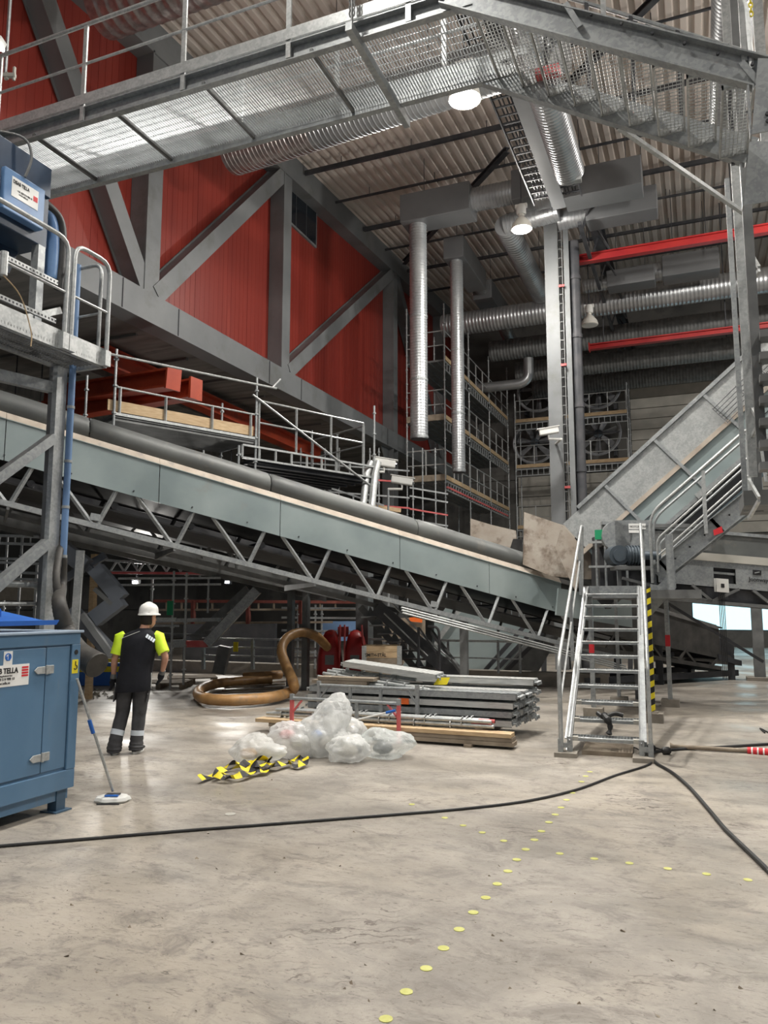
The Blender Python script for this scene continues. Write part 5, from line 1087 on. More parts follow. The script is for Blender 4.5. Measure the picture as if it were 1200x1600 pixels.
# stillage frames
def still(x0, x1, y, z1, red, lab):
    t = T('stillage_frame', lab, 'frame', (x0, y, 0), 0, 'stillage frames')
    for i, x in enumerate((x0, x1)):
        mb = MB(); mb.box(x-.022, y-.022, 0, x+.022, y+.022, z1+.05); o = mb.build('post', 'redw' if red else 'galv', t)
        MB().box(x-.025, y-.025, z1-.02, x+.025, y+.025, z1+.06).build('sleeve', 'galv', o)
        s = 1 if i == 0 else -1; MB().bar((x, y, z1-.2), (x+s*.16, y, z1-.01), .022, .03, (0, 1, 0)).build('gusset', 'redw' if red else 'galv', t)
    MB().tube((x0, y, z1), (x1, y, z1), .024, 10).build('rail', 'galv', t, smooth=True)
    for k in ((.62,) if red else (.33, .64)): x = x0+(x1-x0)*k; MB().box(x-.02, y-.02, 0 if red else .3, x+.02, y+.02, z1).build('stud', 'galv', t)
x0 = at(456, 1120, 'Y', 9.52).x; x1 = at(623, 1120, 'Y', 9.52).x; still(x0, x1, 9.52, .50, True, 'red and grey tube frame standing behind the plastic bags')
x0 = at(498, 1100, 'Y', 10.08).x; x1 = at(652, 1100, 'Y', 10.08).x; still(x0, x1, 10.08, .63, False, 'plain grey tube frame leaning by the deck stack')
p = Y(630, 1097, 10.19); MB().box(p.x-.07, 10.195, p.z-.03, p.x+.08, 10.20, p.z+.05).one('orange_label', 'orl', 'small orange label on the side of the deck stack', 'label')
a = Y(537, 1130, 9.35); b = Y(618, 1110, 9.45)
t = T('broom_handle', 'white handle with blue grip end poking out of the plastic bags', 'handle', a); MB().tube(a+(a-b)*.2, b, .012, 10).build('handle', 'whitep', t, smooth=True); MB().tube(b-(b-a)*.18, b, .018, 10).build('grip', 'blue_b', t, smooth=True)
# ================================================================ RUBBISH BAGS
def bag(px, py, rx, ry, h, seed, lab, m='bag', peaks=(), stuff=()):
    o = Z(px, py); o = V((o.x, o.y, 0))+FW*ry*.8; NU, NV = 56, 34; vs = []; fs = []
    for i in range(NV+1):
        th = PI*i/NV
        for k in range(NU):
            a = 2*PI*k/NU; d = V((math.sin(th)*math.cos(a), math.sin(th)*math.sin(a), math.cos(th)))
            q = d*1.6+V((seed*3.1, seed, 0)); n = noise.noise(q)*.22; rd = 1-abs(noise.noise(d*4.3+V((seed, 0, seed*2)))*2); rd2 = 1-abs(noise.noise(d*9.5+V((0, seed*5, seed)))*2)
            fo = abs(math.sin(4.5*a+2.2*noise.noise(d*2+V((seed, 2, 0)))))**.6; r = 1+n+.05*rd+.02*rd2-.12+.12*fo*math.sin(th)
            for (pa, pe, amt, wd) in peaks:
                pd = V((math.cos(pe)*math.cos(pa), math.cos(pe)*math.sin(pa), math.sin(pe))); dd = max(0, d.dot(pd)); r += amt*dd**wd*(1+.25*rd)
            x, y, z = d.x*r*rx, d.y*r*ry, d.z*r*h*.55+h*.42
            if z < 0: z = .0+.02*abs(noise.noise(V((x*9, y*9, seed)))); x *= 1.05; y *= 1.05
            vs.append(o+RT*x+FW*y+V((0, 0, z+.004)))
    for i in range(NV):
        for k in range(NU): fs.append((i*NU+k, i*NU+(k+1) % NU, (i+1)*NU+(k+1) % NU, (i+1)*NU+k))
    t = T('plastic_bag', lab, 'bag', o, 0, 'clear plastic rubbish bags'); mb = MB(); mb.add(vs, fs); mb.build('film', m, t, smooth=True)
    for (sx, sy, sz, r, cm) in stuff:
        c = o+RT*sx+FW*sy+V((0, 0, sz)); mb = MB()
        mb.loft([[c+V((math.cos(a)*r*math.sin(q)*(1+.2*noise.noise(V((a, q, sx*9)))), math.sin(a)*r*math.sin(q), -math.cos(q)*r*.6)) for a in [k*PI/6 for k in range(12)]] for q in (.15, .6, 1.1, 1.6, 2.1, 2.6, 3.0)]); mb.build('contents', cm, t, smooth=True)
bag(392, 1200, .25, .22, .30, 1.3, 'white plastic bag with brown contents at the left end of the heap', peaks=((1.2, 1.1, .35, 6), (-.4, .2, .5, 8)), stuff=((-.06, 0, .12, .10, 'hose'), (.08, .02, .08, .08, 'galv_d')))
bag(455, 1188, .30, .24, .40, 2.7, 'pinkish topped plastic bag in the heap, beside the brown filled bag', peaks=((2.6, .9, .2, 5),), stuff=((-.08, .0, .26, .09, 'redw'), (.08, -.02, .15, .12, 'concl')))
bag(503, 1186, .30, .24, .50, 4.1, 'tall plastic bag with twisted peak in the middle of the heap', peaks=((.5, 1.15, .85, 7), (3.6, .0, .3, 5)), stuff=((-.08, -.04, .26, .07, 'sun'), (.05, 0, .15, .13, 'concl')))
bag(530, 1180, .32, .26, .44, 5.2, 'wide plastic bag filled with papers right of the tall peaked one', peaks=((2.2, .7, .2, 5),), stuff=((.04, 0, .16, .14, 'white'), (-.1, 0, .12, .11, 'concl')))
bag(542, 1194, .24, .18, .30, 6.9, 'small tied plastic bag with beige contents at the front of the heap', peaks=((1.0, .4, .25, 6),), stuff=((0, 0, .12, .12, 'concl'), (.12, .03, .12, .05, 'motor')))
bag(598, 1188, .31, .26, .34, 8.4, 'clear round plastic bag at the right end of the heap', 'bag2', peaks=((-.3, .1, .15, 5),), stuff=((0, .02, .10, .12, 'galv_d'),))
# barrier tape
def tape(pts, lab, seed, w=.075):
    rnd = random.Random(seed); P = smoothpath([Z(a, b, .02+c) for a, b, c in pts], 14); mb = MB(); acc = 0; prev = None
    for i in range(len(P)):
        tq = (P[min(i+1, len(P)-1)]-P[max(i-1, 0)]).normalized(); sd = V((-tq.y, tq.x, 0)).normalized(); an = math.sin(i*.23+seed)*.75; ax = sd*math.cos(an)+V((0, 0, 1))*math.sin(an)
        ax = ax*w/2; c = P[i]+V((0, 0, abs(ax.z)+.004+.012*abs(math.sin(i*.3+seed)))); cur = (c-ax, c+ax)
        if prev:
            acc += (c-pc_).length; mb.add([prev[0], prev[1], cur[1], cur[0], prev[0]+V((0, 0, .002)), prev[1]+V((0, 0, .002)), cur[1]+V((0, 0, .002)), cur[0]+V((0, 0, .002))], [(0, 1, 2, 3), (7, 6, 5, 4), (0, 4, 5, 1), (3, 2, 6, 7), (0, 3, 7, 4), (1, 5, 6, 2)], int(acc/.10) % 2)
        prev = cur; pc_ = c
    mb.one('barrier_tape', ['yel', 'black'], lab, 'tape', 'crumpled barrier tape')
tape([(312, 1222, 0), (340, 1212, 0), (372, 1217, .01), (398, 1206, .02), (372, 1203, .03), (345, 1208, .04), (338, 1216, .02), (366, 1221, 0)], 'crumpled black and yellow tape lying nearest the cabinet, left coil', 1.1)
tape([(345, 1205, .0), (372, 1196, .04), (402, 1200, .06), (420, 1191, .05), (394, 1193, .08), (380, 1203, .04), (410, 1208, .01), (430, 1200, 0)], 'tangled black and yellow tape against the leftmost bag', 2.4, .085)
tape([(405, 1185, .03), (428, 1198, .03), (450, 1196, .0), (466, 1200, 0), (478, 1192, .02), (470, 1187, .03), (452, 1193, .01)], 'loose end of black and yellow tape in front of the middle bag', 3.7)
# ================================================================ BROWN HOSE, RED MACHINE, CRATE
def hp(px, py, z, d=None): return Z(px, py, z) if d is None else D(px, py, d)
r = .098
P = [hp(425, 1062, .14), hp(395, 1063, .14), hp(340, 1068, .14), hp(312, 1078, .14), hp(316, 1090, .14), hp(360, 1094, .14), hp(420, 1090, .14), hp(455, 1080, .16), D(458, 1066, 14.6), D(447, 1040, 15.2), D(440, 1015, 15.6), D(450, 996, 15.9), D(472, 988, 16.2), D(495, 995, 16.5), D(512, 1012, 16.8)]
P = smoothpath(P, 10); MB().path(P, [r*(1+.02*math.sin(i*1.5)) for i in range(len(P))], 18).one('rubber_hose', 'hose', 'thick tan rubber hose looping over the floor into the red machine', 'hose', smooth=True)
q = smoothpath([hp(380, 1058, .20), hp(410, 1056, .22), hp(438, 1054, .22)], 6); t = T('rubber_hose', 'short open ended tan hose piece lying inside the loop', 'hose', q[0]); MB().path(q, r, 18).build('hose', 'hose', t, smooth=True)
dq = (q[0]-q[1]).normalized(); MB().path([q[0]-dq*.02, q[0]+dq*.012], r*.82, 18).build('opening', 'black', t)
mb = MB(); [mb.bar(hp(345+i*3, 1083-i*4, .03), hp(440+i*2, 1079-i*5, .03), .10, .03) for i in range(4)]; mb.one('pallet_boards', 'woodd', 'grey boards lying on the floor inside the hose loop', 'boards')
# red two lobed machine
m0 = D(536, 1040, 17.2); m0.z = 0
t = T('red_machine', 'dark red machine with two rounded housings behind the deck stack', 'machine', m0)
for s in (-1, 1):
    mb = MB(); c = m0+RT*(s*.27); rings = []
    for z, w, dpt in ((.30, .30, .5), (.6, .29, .5), (.85, .25, .46), (1.08, .20, .40), (1.20, .13, .30), (1.24, .05, .15)):
        rings.append([c+RT*(w*(1 if math.cos(a) > 0 else -1)*abs(math.cos(a))**.5*(.85 if s*math.cos(a) < 0 else 1))+FW*(dpt*(1 if math.sin(a) > 0 else -1)*abs(math.sin(a))**.5)+V((0, 0, z)) for a in [k*PI/12 for k in range(24)]])
    mb.loft(rings); o = mb.build('housing', 'redm', t, smooth=True)
    MB().bar(c-FW*.5+RT*-.09+V((0, 0, .62)), c-FW*.5+RT*.10+V((0, 0, .62)), .03, .20).build('label', 'galv_d', o)
mb = MB(); [mb.bar(m0+RT*x-FW*.42+V((0, 0, .2)), m0+RT*x*.8-FW*.35+V((0, 0, 1.36)), .03, .03) for x in (-.06, .06, .52)]; mb.build('lifting_bar', 'redw', t)
mb = MB(); [MB().bar(m0+RT*x+V((0, 0, 0)), m0+RT*x+V((0, 0, .2)), .12, .12).build('foot', 'redm', t) for x in (-.4, .4)]; mb.bar(m0-RT*.5+V((0, 0, .2)), m0+RT*.5+V((0, 0, .2)), .9, .3); mb.build('chassis', 'redm', t); MB().bar(m0-RT*.12+V((0, 0, 1.2)), m0+RT*.12+V((0, 0, 1.2)), .08, .22).build('top_lug', 'redm', t)
c = D(597, 1040, 15.0); L0 = D(569, 1009, 15.0); L1 = D(624, 1009, 15.0)
t = T('wooden_crate', 'pale wooden collar crate with stencilled lettering behind the deck stack', 'crate', V((c.x, c.y, .3)))
zt = L0.z; A = L0; B = L1; ux = (B-A).normalized(); k = V((-ux.y, ux.x, 0))
for q, (p, e) in enumerate(((A, B), (A+k*.6, B+k*.6))):
    for i in range(3):
        mb = MB(); mb.bar(p+V((0, 0, -.06-.115*i)), e+V((0, 0, -.06-.115*i)), .02, .108); o = mb.build('board', 'wood' if i < 2 else 'woodd', t)
        if q == 0 and i == 1: text('lettering', 'SMITH-STÅL', .088, A+ux*.02+V((0, 0, -.205))-k*.014, ux, (0, 0, 1), 'black', o, sx=.86, bold=.002)
for p in (A, B):
    mb = MB(); mb.bar(p+V((0, 0, -.18)), p+k*.6+V((0, 0, -.18)), .02, .34); mb.build('end_board', 'woodd', t)
    mb = MB(); mb.bar(p-k*.012+V((0, 0, .0)), p-k*.012+V((0, 0, -.36)), .09, .006, k); mb.build('hinge', 'galv_l', t)
mb = MB(); mb.bar((A+B)/2+k*.3+V((0, 0, -.40)), (A+B)/2+k*.3+V((0, 0, -zt)), .8, .5, k); mb.one('crate_stand', 'woodd', 'weathered timber stand under the stencilled crate', 'stand')
# ================================================================ SCAFFOLDS
def std(mb, x, y, z0, z1, r=.025):
    mb.tube((x, y, z0), (x, y, z1), r, 8); z = z0+.3
    while z < z1: mb.path([(x, y, z), (x, y, z+.03)], r*1.9, 8); z += .5
def latt(mb, p, q, h=.28, n=10):
    p, q = V(p), V(q); mb.bar(p, q, .04, .04); mb.bar(p-V((0, 0, h)), q-V((0, 0, h)), .04, .04)
    for i in range(n+1): c = p.lerp(q, i/n); mb.bar(c, c-V((0, 0, h)), .03, .05)
def guard(mb, p, q, n=3, h0=.5, h1=1.0):
    p, q = V(p), V(q)
    for h in (h0, h1): mb.tube(p+V((0, 0, h)), q+V((0, 0, h)), .02, 6)
    for i in range(n+1): c = p.lerp(q, i/n); mb.bar(c+V((0, 0, .02)), c+V((0, 0, h1)), .04, .03)
def scaffold(name, lab, xs, ys, levels, z0, z1, faces, deckmat='galv_d', toe='wood', skip_lattice=False):
    t = T(name, lab, 'scaffold', (sum(xs)/len(xs), sum(ys)/len(ys), z0))
    for x in xs:
        for y in ys: mb = MB(); std(mb, x, y, z0, z1+(.5 if (x+y) % 1 > .5 else .0)); mb.build('standard', 'galv', t)
    lx = len(xs) >= len(ys)
    for z in levels:
        R = range((len(xs) if lx else len(ys))-1)
        for i in R:
            a0, a1 = (xs[i], xs[i+1]) if lx else (ys[i], ys[i+1]); b0, b1 = (ys[0], ys[-1]) if lx else (xs[0], xs[-1])
            B = (lambda u0, v0, w0, u1, v1, w1: MB().box(u0, v0, w0, u1, v1, w1)) if lx else (lambda u0, v0, w0, u1, v1, w1: MB().box(v0, u0, w0, v1, u1, w1))
            mb = B(a0+.02, b0+.02, z-.06, a1-.02, b1-.02, z)
            for k in range(5): 
                w = (b1-b0)/5; q = B(a0+.03, b0+k*w+.015, z-.10, a1-.03, b0+k*w+.03, z-.06); mb.add(q.v, q.f)
            mb.build('deck', deckmat, t)
            for f in faces:
                bb = b0 if f < 0 else b1; P = (lambda u, w: (u, bb, w)) if lx else (lambda u, w: (bb, u, w))
                q = B(a0+.02, bb-.015, z, a1-.02, bb+.015, z+.15); q.build('toe_board', toe, t)
                mb = MB(); guard(mb, P(a0+.04, z), P(a1-.04, z)); mb.build('guardrail', 'galv_l', t)
                if not skip_lattice: mb = MB(); latt(mb, P(a0, z-.08), P(a1, z-.08)); mb.build('lattice_beam', 'galv', t)
    return t
SX, SW = -7.6, -8.95
t = scaffold('scaffold', 'tall three level scaffold running away behind the two upright ducts', [SW, SX], [24, 27, 30, 33.3], [10.05, 8.0, 5.95], 0, 12.0, [1])
for z in (10.05, 8.0, 5.95): mb = MB(); guard(mb, (SW, 24, z), (SX, 24, z), 2); mb.build('end_guardrail', 'galv_l', t)
[MB().box(SW, 23.97, z-.05, SX, 24.0, z+.16).build('end_toe_board', 'woodd', t) for z in (8.0, 5.95)]
mb = MB(); mb.bar((SX, 24.2, 5.7), (SX, 27, 5.7), .05, .06); mb.bar((SX, 27, 5.7), (SX, 33, 5.7), .05, .06); mb.build('painted_edge', 'redw', t)
mb = MB(); mb.tube((SX+.02, 24, 8.1), (SW, 27, 10.0), .02, 6); mb.tube((SX+.04, 24, 3.9), (SX+.04, 27, 1.6), .02, 6); mb.build('diagonal', 'galv', t)
scaffold('scaffold', 'scaffold across the back wall in front of the big round fans', [-7.4, -4.9, -2.5], [33.9, 35.0], [10.05, 7.95, 5.2], 0, 11.4, [-1])
# platforms hung near the long conveyor
F3 = RT*-4.86+FW*13.5; U3 = (RT*.73+FW*.686).normalized(); W3 = (RT*-.686+FW*.73).normalized()
def F(u, w, z): return F3+U3*u+W3*w+V((0, 0, z))
t = T('hung_scaffold', 'near scaffold platform with timber toe board behind the long conveyor', 'scaffold', F(1.5, .6, 3.2))
mb = MB(); mb.add([F(a, b, z) for z in (5.14, 5.2) for a, b in ((0, 0), (3.0, 0), (3.0, 1.3), (0, 1.3))], [(3, 2, 1, 0), (4, 5, 6, 7), (0, 1, 5, 4), (1, 2, 6, 5), (2, 3, 7, 6), (3, 0, 4, 7)])
for k in range(26): mb.bar(F(0, .03+k*.05, 5.11), F(3, .03+k*.05, 5.11), .012, .05)
mb.build('deck', 'galv_d', t)
mb = MB(); mb.bar(F(0, -.01, 5.20), F(3, -.01, 5.20), .03, .05); mb.build('deck_edge', 'galv_l', t)
MB().bar(F(-.1, .06, 5.36), F(3, .06, 5.36), .03, .20).build('toe_board', 'wood', t)
mb = MB(); mb.tube(F(0, 0, 5.70), F(3, 0, 5.70), .02, 8); [mb.bar(F(x, 0, 5.2), F(x, 0, 5.7), .045, .03, (0, 1, 0)) for x in (.1, 1.0, 2.0, 2.9)]; mb.build('guardrail', 'galv_l', t)
for u, w, z0, z1 in ((0, 0, 4.9, 6.4), (0, 1.3, 4.6, 6.2), (3.03, 0, 4.4, 6.5), (3.0, 1.3, 4.2, 6.2)):
    c = F(u, w, 0); mb = MB(); std(mb, c.x, c.y, z0, z1+1.4 if z1 > 9 else z1); mb.build('standard', 'galv', t)
c = D(372, 750, 15.3); mb = MB(); std(mb, c.x, c.y, 2.5, 5.0); mb.build('standard', 'galv', t)
t2_ = t
t = T('hung_scaffold', 'farther scaffold platform with lattice beam and long diagonal brace', 'scaffold', F(4.5, .6, 2.5))
zz = 5.0
mb = MB(); mb.add([F(a, b, z) for z in (zz-.28, zz-.22) for a, b in ((3.05, 0), (6.4, 0), (6.4, 2.4), (3.05, 2.4))], [(3, 2, 1, 0), (4, 5, 6, 7), (0, 1, 5, 4), (1, 2, 6, 5), (2, 3, 7, 6), (3, 0, 4, 7)])
for k in range(8): mb.bar(F(3.1, .1+k*.3, zz-.32), F(6.35, .1+k*.3, zz-.32), .06, .06)
mb.build('deck', 'dark', t)
mb = MB(); latt(mb, F(2.7, -.02, zz+.02), F(6.4, -.02, zz+.02), .26, 9); mb.build('lattice_beam', 'galv_l', t)
mb = MB(); latt(mb, F(3.0, 2.4, zz-.1), F(6.4, 2.4, zz-.1), .3, 9); mb.build('lattice_beam', 'galv', t)
mb = MB(); guard(mb, F(3.1, 0, zz), F(6.0, 0, zz), 3, .55, 1.02); mb.build('guardrail', 'galv_l', t)
mb = MB(); guard(mb, F(6.2, .2, zz), F(6.3, 2.3, zz), 2, .55, 1.02); mb.build('guardrail', 'galv', t)
for u, w, z0, z1 in ((6.35, 0, 3.0, 6.5), (6.35, 2.4, 2.4, 6.3), (3.2, 2.4, 2.4, 6.0)): c = F(u, w, 0); mb = MB(); std(mb, c.x, c.y, z0, z1); mb.build('standard', 'galv', t)
mb = MB(); mb.tube(F(2.9, -.05, 6.1), F(6.2, -.05, 4.55), .024, 8); mb.build('diagonal', 'galv_l', t)
a = F(-.2, -.08, 6.25); b = D(432, 607, 15.6); mb = MB(); mb.tube(a, b, .024, 8); mb.tube(b-U3*.1, b+V((0, 0, .22))+U3*.1, .02, 6); mb.build('long_tube', 'galv_l', t2_)
# red lattice walkways seen through below the red storey
def tubes(name, lab, cat, d, segs):
    ref = D(segs[0][0], 1000, d); t = T(name, lab, cat, (ref.x, ref.y, 0))
    for s in segs:
        nm, m, w, dd = s[4], s[5], s[6], (s[7] if len(s) > 7 else 0)
        a = D(s[0], s[1], d+dd); b = D(s[2], s[3], d+dd); mb = MB()
        if s[1] != s[3] and abs(s[0]-s[2]) <= 4 and w < .07: b = V((a.x, a.y, b.z)); std(mb, a.x, a.y, max(min(a.z, b.z), 0), max(a.z, b.z), w/2)
        else: mb.bar(a, b, w, w)
        mb.build(nm, m, t)
    return t
def vz(px, d, z): return 948-(z-1.75)*1209/d
tubes('scaffold', 'grey tube scaffold with green sign standing right behind the person', 'scaffold', 16.6, [(272, 892, 272, 1079, 'standard', 'galv_l', .05), (292, 895, 292, 1070, 'standard', 'galv_l', .05), (238, 905, 238, 1050, 'standard', 'galv', .05, .6), (326, 905, 326, 958, 'standard', 'galv', .05, .6),
    (185, 904, 345, 903, 'ledger', 'galv_l', .045), (185, 914, 345, 913, 'ledger', 'galv_l', .045), (240, 968, 275, 968, 'ledger', 'galv_l', .08), (240, 978, 280, 978, 'ledger', 'galv', .04), (165, 895, 335, 896, 'ledger', 'redw', .05, .3),
    (236, 970, 345, 968, 'deck', 'galv', .08, 1.0), (236, 990, 345, 994, 'ledger', 'galv_d', .05, 1.0)])
p = D(265, 950, 16.4); MB().box(p.x-.07, p.y, p.z-.15, p.x+.07, p.y+.03, p.z+.15).one('green_sign', 'green', 'green sign on the scaffold right of the person', 'sign')
segs = []
for i in range(7): segs += [(172+i*22, 893, 183+i*22, 876, 'lacing', 'galv_l', .04), (183+i*22, 876, 194+i*22, 893, 'lacing', 'galv_l', .04)]
tubes('lattice_girder', 'light lattice girder under the dark gallery above the person', 'girder', 17.6, [(165, 875, 335, 888, 'chord', 'galv', .05), (165, 893, 335, 898, 'chord', 'galv', .05)]+segs)
tubes('red_gantry', 'rusty red lattice walkway rail in the background above the tan hose', 'rail', 19.0, [(240, 939, 560, 941, 'chord', 'rust', .07), (240, 953, 560, 952, 'chord', 'woodd', .05), (240, 974, 520, 972, 'chord', 'woodd', .05)]+[(x, 939, x, 975, 'post', 'rust', .09) for x in (302, 388, 470)]+[(260+i*24, 939, 260+i*24, 953, 'lacing', 'woodd', .05) for i in range(12)])
tubes('rear_stair', 'pale grey stair with pink landing edge beyond the tan hose', 'stair', 17.0, [(252, 1030, 268, 1006, 'stringer', 'galv', .16), (268, 1006, 290, 1005, 'stringer', 'galv', .16), (290, 1006, 324, 1006, 'landing_edge', 'redw', .14), (324, 1006, 402, 922, 'stringer', 'galv', .20), (302, 1000, 388, 920, 'stringer', 'galv_d', .18, .9)]+[(308+i*13, 1001-i*13, 326+i*13, 1001-i*13, 'tread', 'galv_d', .09, .4) for i in range(6)])
tubes('hand_railing', 'dark railing along the curb behind the tan hose', 'railing', 18.2, [(315, 998, 505, 1000, 'rail', 'galv', .05), (315, 1011, 505, 1014, 'rail', 'galv', .04), (315, 1024, 505, 1028, 'rail', 'galv', .04)]+[(x, 998, x, 1046, 'post', 'galv', .07) for x in (318, 395, 452, 498)])
tubes('scaffold', 'cluster of upright scaffold tubes behind the bend of the tan hose', 'scaffold', 19.0, [(x, 945, x, 1045, 'standard', 'galv', .05) for x in (454, 466, 480, 493, 503)]+[(440, 950, 560, 951, 'ledger', 'galv', .05), (440, 965, 560, 966, 'ledger', 'galv', .05), (440, 985, 560, 987, 'ledger', 'galv', .05), (440, 1018, 510, 1020, 'ledger', 'galv', .05)])
tubes('leaning_board', 'grey board leaning on the curb railing left of the tan hose', 'board', 17.4, [(352, 1010, 342, 1052, 'board', 'galv_d', .26)])
p = D(368, 1010, 17.9); MB().box(p.x-.06, p.y, p.z-.12, p.x+.06, p.y+.02, p.z+.1).one('yellow_tag', 'yel', 'small yellow tag hanging on the railing behind the hose', 'tag')
tubes('scaffold', 'background scaffold with bright rails at the far left below the conveyor', 'scaffold', 15.0, [(35, 835, 35, 975, 'standard', 'galv', .05), (58, 880, 58, 975, 'standard', 'galv', .05), (12, 835, 12, 975, 'standard', 'galv', .05, .8)]+[(-20, y, 62, y+3, 'ledger', m, .05) for y, m in ((836, 'galv_l'), (848, 'galv_l'), (872, 'galv_l'), (878, 'galv_l'), (893, 'galv'), (903, 'galv'))]+[(0+12*i, 836, 0+12*i, 848, 'strut', 'galv_l', .03) for i in range(5)])
p = D(28, 922, 15.6); MB().bar(p-RT*.5, p+RT*.34, .06, .42).one('concrete_board', 'concd', 'grey panel board at the far left behind the steel post', 'panel')
tubes('long_reach_arm', 'crossed dark grey steel lifting arms left of the person', 'machine', 13.0, [(88, 850, 135, 885, 'arm', 'arm', .26), (150, 888, 190, 936, 'arm', 'arm', .24), (190, 936, 148, 968, 'arm', 'arm', .26), (148, 968, 118, 960, 'arm', 'arm', .12), (112, 952, 176, 1022, 'arm', 'arm', .20), (148, 920, 175, 944, 'ram', 'galv_d', .07, -.1), (88, 912, 165, 868, 'arm', 'arm', .12, .4), (128, 960, 175, 1024, 'arm', 'paint', .10, -.2), (132, 880, 160, 910, 'arm', 'arm', .12, .1)])
p = Z(138, 1092); MB().box(p.x-.055, p.y-.05, 0, p.x+.055, p.y+.05, at(138, 866, 'D', (p.dot(FW))).z).one('timber_post', 'wood', 'upright timber post behind the blue cabinet corner', 'post')
a = D(126, 860, 12.2); b = D(116, 1000, 12.2); MB().bar(a, V((b.x-.05, b.y, .02)), .12, .05, FW).one('leaning_profile', 'galv_l', 'pale steel profile leaning beside the timber post', 'profile')
p = Z(150, 1072); t = T('blue_tub', 'bright blue container with yellow warning boards behind the person', 'container', p)
MB().bar(p-RT*.75+V((0, 0, .26))+FW*.4, p+RT*.75+V((0, 0, .26))+FW*.4, .8, .50).build('tub', 'blue_b', t); 
for z in (.38, .57): MB().bar(p-RT*.60+V((0, 0, z-.01))-FW*.02, p+RT*.68+V((0, 0, z-.01))-FW*.02, .015, .12 if z < .5 else .08).build('warning_board', 'yel', t)
mb = MB(); [mb.bar(p+RT*x+V((0, 0, .34))-FW*.03, p+RT*(x+.1)+V((0, 0, .40))-FW*.03, .004, .02) for x in (-.2, .1, .35)]; mb.build('warning_mark', 'black', t)
def pallet(px, py, lab, w=1.1, rz=0):
    p = Z(px, py); t = T('pallet', lab, 'pallet', p, YAW+rz); mb = MB(); [mb.box(-w/2, -.4+i*.17, .11, w/2, -.3+i*.17, .135) for i in range(5)]; [mb.box(x-.05, -.4, 0, x+.05, .4, .11) for x in (-w/2+.05, 0, w/2-.05)]; mb.xf(MAT4[t.name]); mb.build('boards', 'woodd', t)
pallet(255, 1074, 'old wooden pallet on the floor right of the person'); pallet(300, 1066, 'old wooden pallet beyond the first one at the hose', rz=.3)
mb = MB()
for i in range(60):
    p = Z(random.uniform(115, 185), random.uniform(1078, 1092)); s = random.uniform(.03, .09); mb.add([p+V((random.uniform(-s, s), random.uniform(-s, s), z)) for z in (0, 0, 0, s)], [(0, 1, 2), (0, 1, 3), (1, 2, 3), (2, 0, 3)])
o = mb.one('rubble', 'concl', 'loose grey rubble on the floor beside the timber post', 'rubble'); o['kind'] = 'stuff'
# dark cabinet block, blue tarp, brown hoarding in the depth
p = D(365, 1005, 24); MB().bar(p-RT*1.5+V((0, 0, -.2)), p+RT*1.3+V((0, 0, -.2)), .5, 1.6).one('grey_container', 'dark', 'dark container far behind the tan hose', 'container')
p = D(528, 986, 24); MB().bar(p-RT*.5, p+RT*.6, .1, .6).one('blue_sheet', 'pipeb', 'blue sheet in the background left of the red machine', 'sheet')
p = D(632, 975, 20.5); t = T('hoarding', 'brown timber hoarding with orange sign behind the dark stair', 'hoarding', (p.x, p.y, 0)); MB().bar(p-RT*.6+V((0, 0, -.1)), p+RT*.55+V((0, 0, -.1)), .06, .7).build('panel', 'woodd', t); MB().bar(D(640, 966, 20.3), D(660, 968, 20.3), .02, .16).build('orange_sign', 'orl', t); MB().bar(D(628, 1000, 20.5), V((D(628, 1000, 20.5).x, D(628, 1000, 20.5).y, 0)), .1, .1).build('post', 'woodd', t)
# dark rear stair with black rails
t = T('dark_stair', 'dark steel stair descending behind the crate with black railing', 'stair', Z(700, 1066))
for (a, b, m, w, h, dd) in (((588, 948), (722, 1066), 'dark', .08, .30, 15.9), ((563, 948), (668, 1066), 'galv_d', .05, .14, 16.7)):
    A, B = D(a[0], a[1], dd), D(b[0], b[1], dd); MB().bar(A, B, w, h).build('stringer', m, t)
for i in range(8): 
    k = (i+.5)/8; a = D(566+100*k, 958+104*k, 16.6); b = D(600+118*k-8, 956+108*k, 16.0); mb = MB(); mb.bar(a, b, .26, .03); mb.plate([a+V((0, 0, .0)), a+RT*.22, a+RT*.08+V((0, 0, .24))], .01); mb.build('tread', 'galv_d', t)
mb = MB(); mb.path([D(600, 930, 15.7), D(668, 1000, 15.7), D(705, 1030, 15.7)], .022, 6); mb.path([D(600, 958, 15.7), D(668, 1025, 15.7)], .018, 6); mb.build('handrail', 'galv', t)
mb = MB(); mb.path([D(654, 980, 15.6), D(654, 1062, 15.6)], .03, 6); mb.path(roundpath([D(668, 978, 15.5), D(686, 980, 15.5), V((D(686, 980, 15.5).x, D(686, 980, 15.5).y, .02))], .15), .03, 6); mb.path([D(656, 982, 15.6), D(688, 1030, 15.6)], .02, 6); mb.build('black_railing', 'dark', t)
tubes('hand_railing', 'long low rail crossing behind the stacked decks', 'railing', 17.3, [(552, 998, 815, 1003, 'rail', 'galv_l', .05), (662, 1026, 815, 1030, 'rail', 'galv', .03)]+[(x, 1000, x, 1052, 'post', 'galv', .06) for x in (574, 700, 778, 812)])
t = T('rear_chute', 'grey inclined chute with dark stripes behind the low rail', 'chute', (D(760, 1040, 19.5).x, D(760, 1040, 19.5).y, 0))
mb = MB(); mb.plate([D(625, 1045, 19.8), D(700, 945, 19.8), D(870, 990, 19.8), D(790, 1058, 19.8)], .05); mb.build('side_sheet', 'skirt', t)
MB().bar(D(648, 1050, 19.6), D(720, 950, 19.6), .04, .12).build('pale_strip', 'galv_l', t)
for q in (0, 1, 2): MB().bar(D(745+q*16, 1062, 19.4-q*.1), D(822+q*18, 975+q*3, 19.4-q*.1), .06, .10).build('rail_strip', 'dark', t)
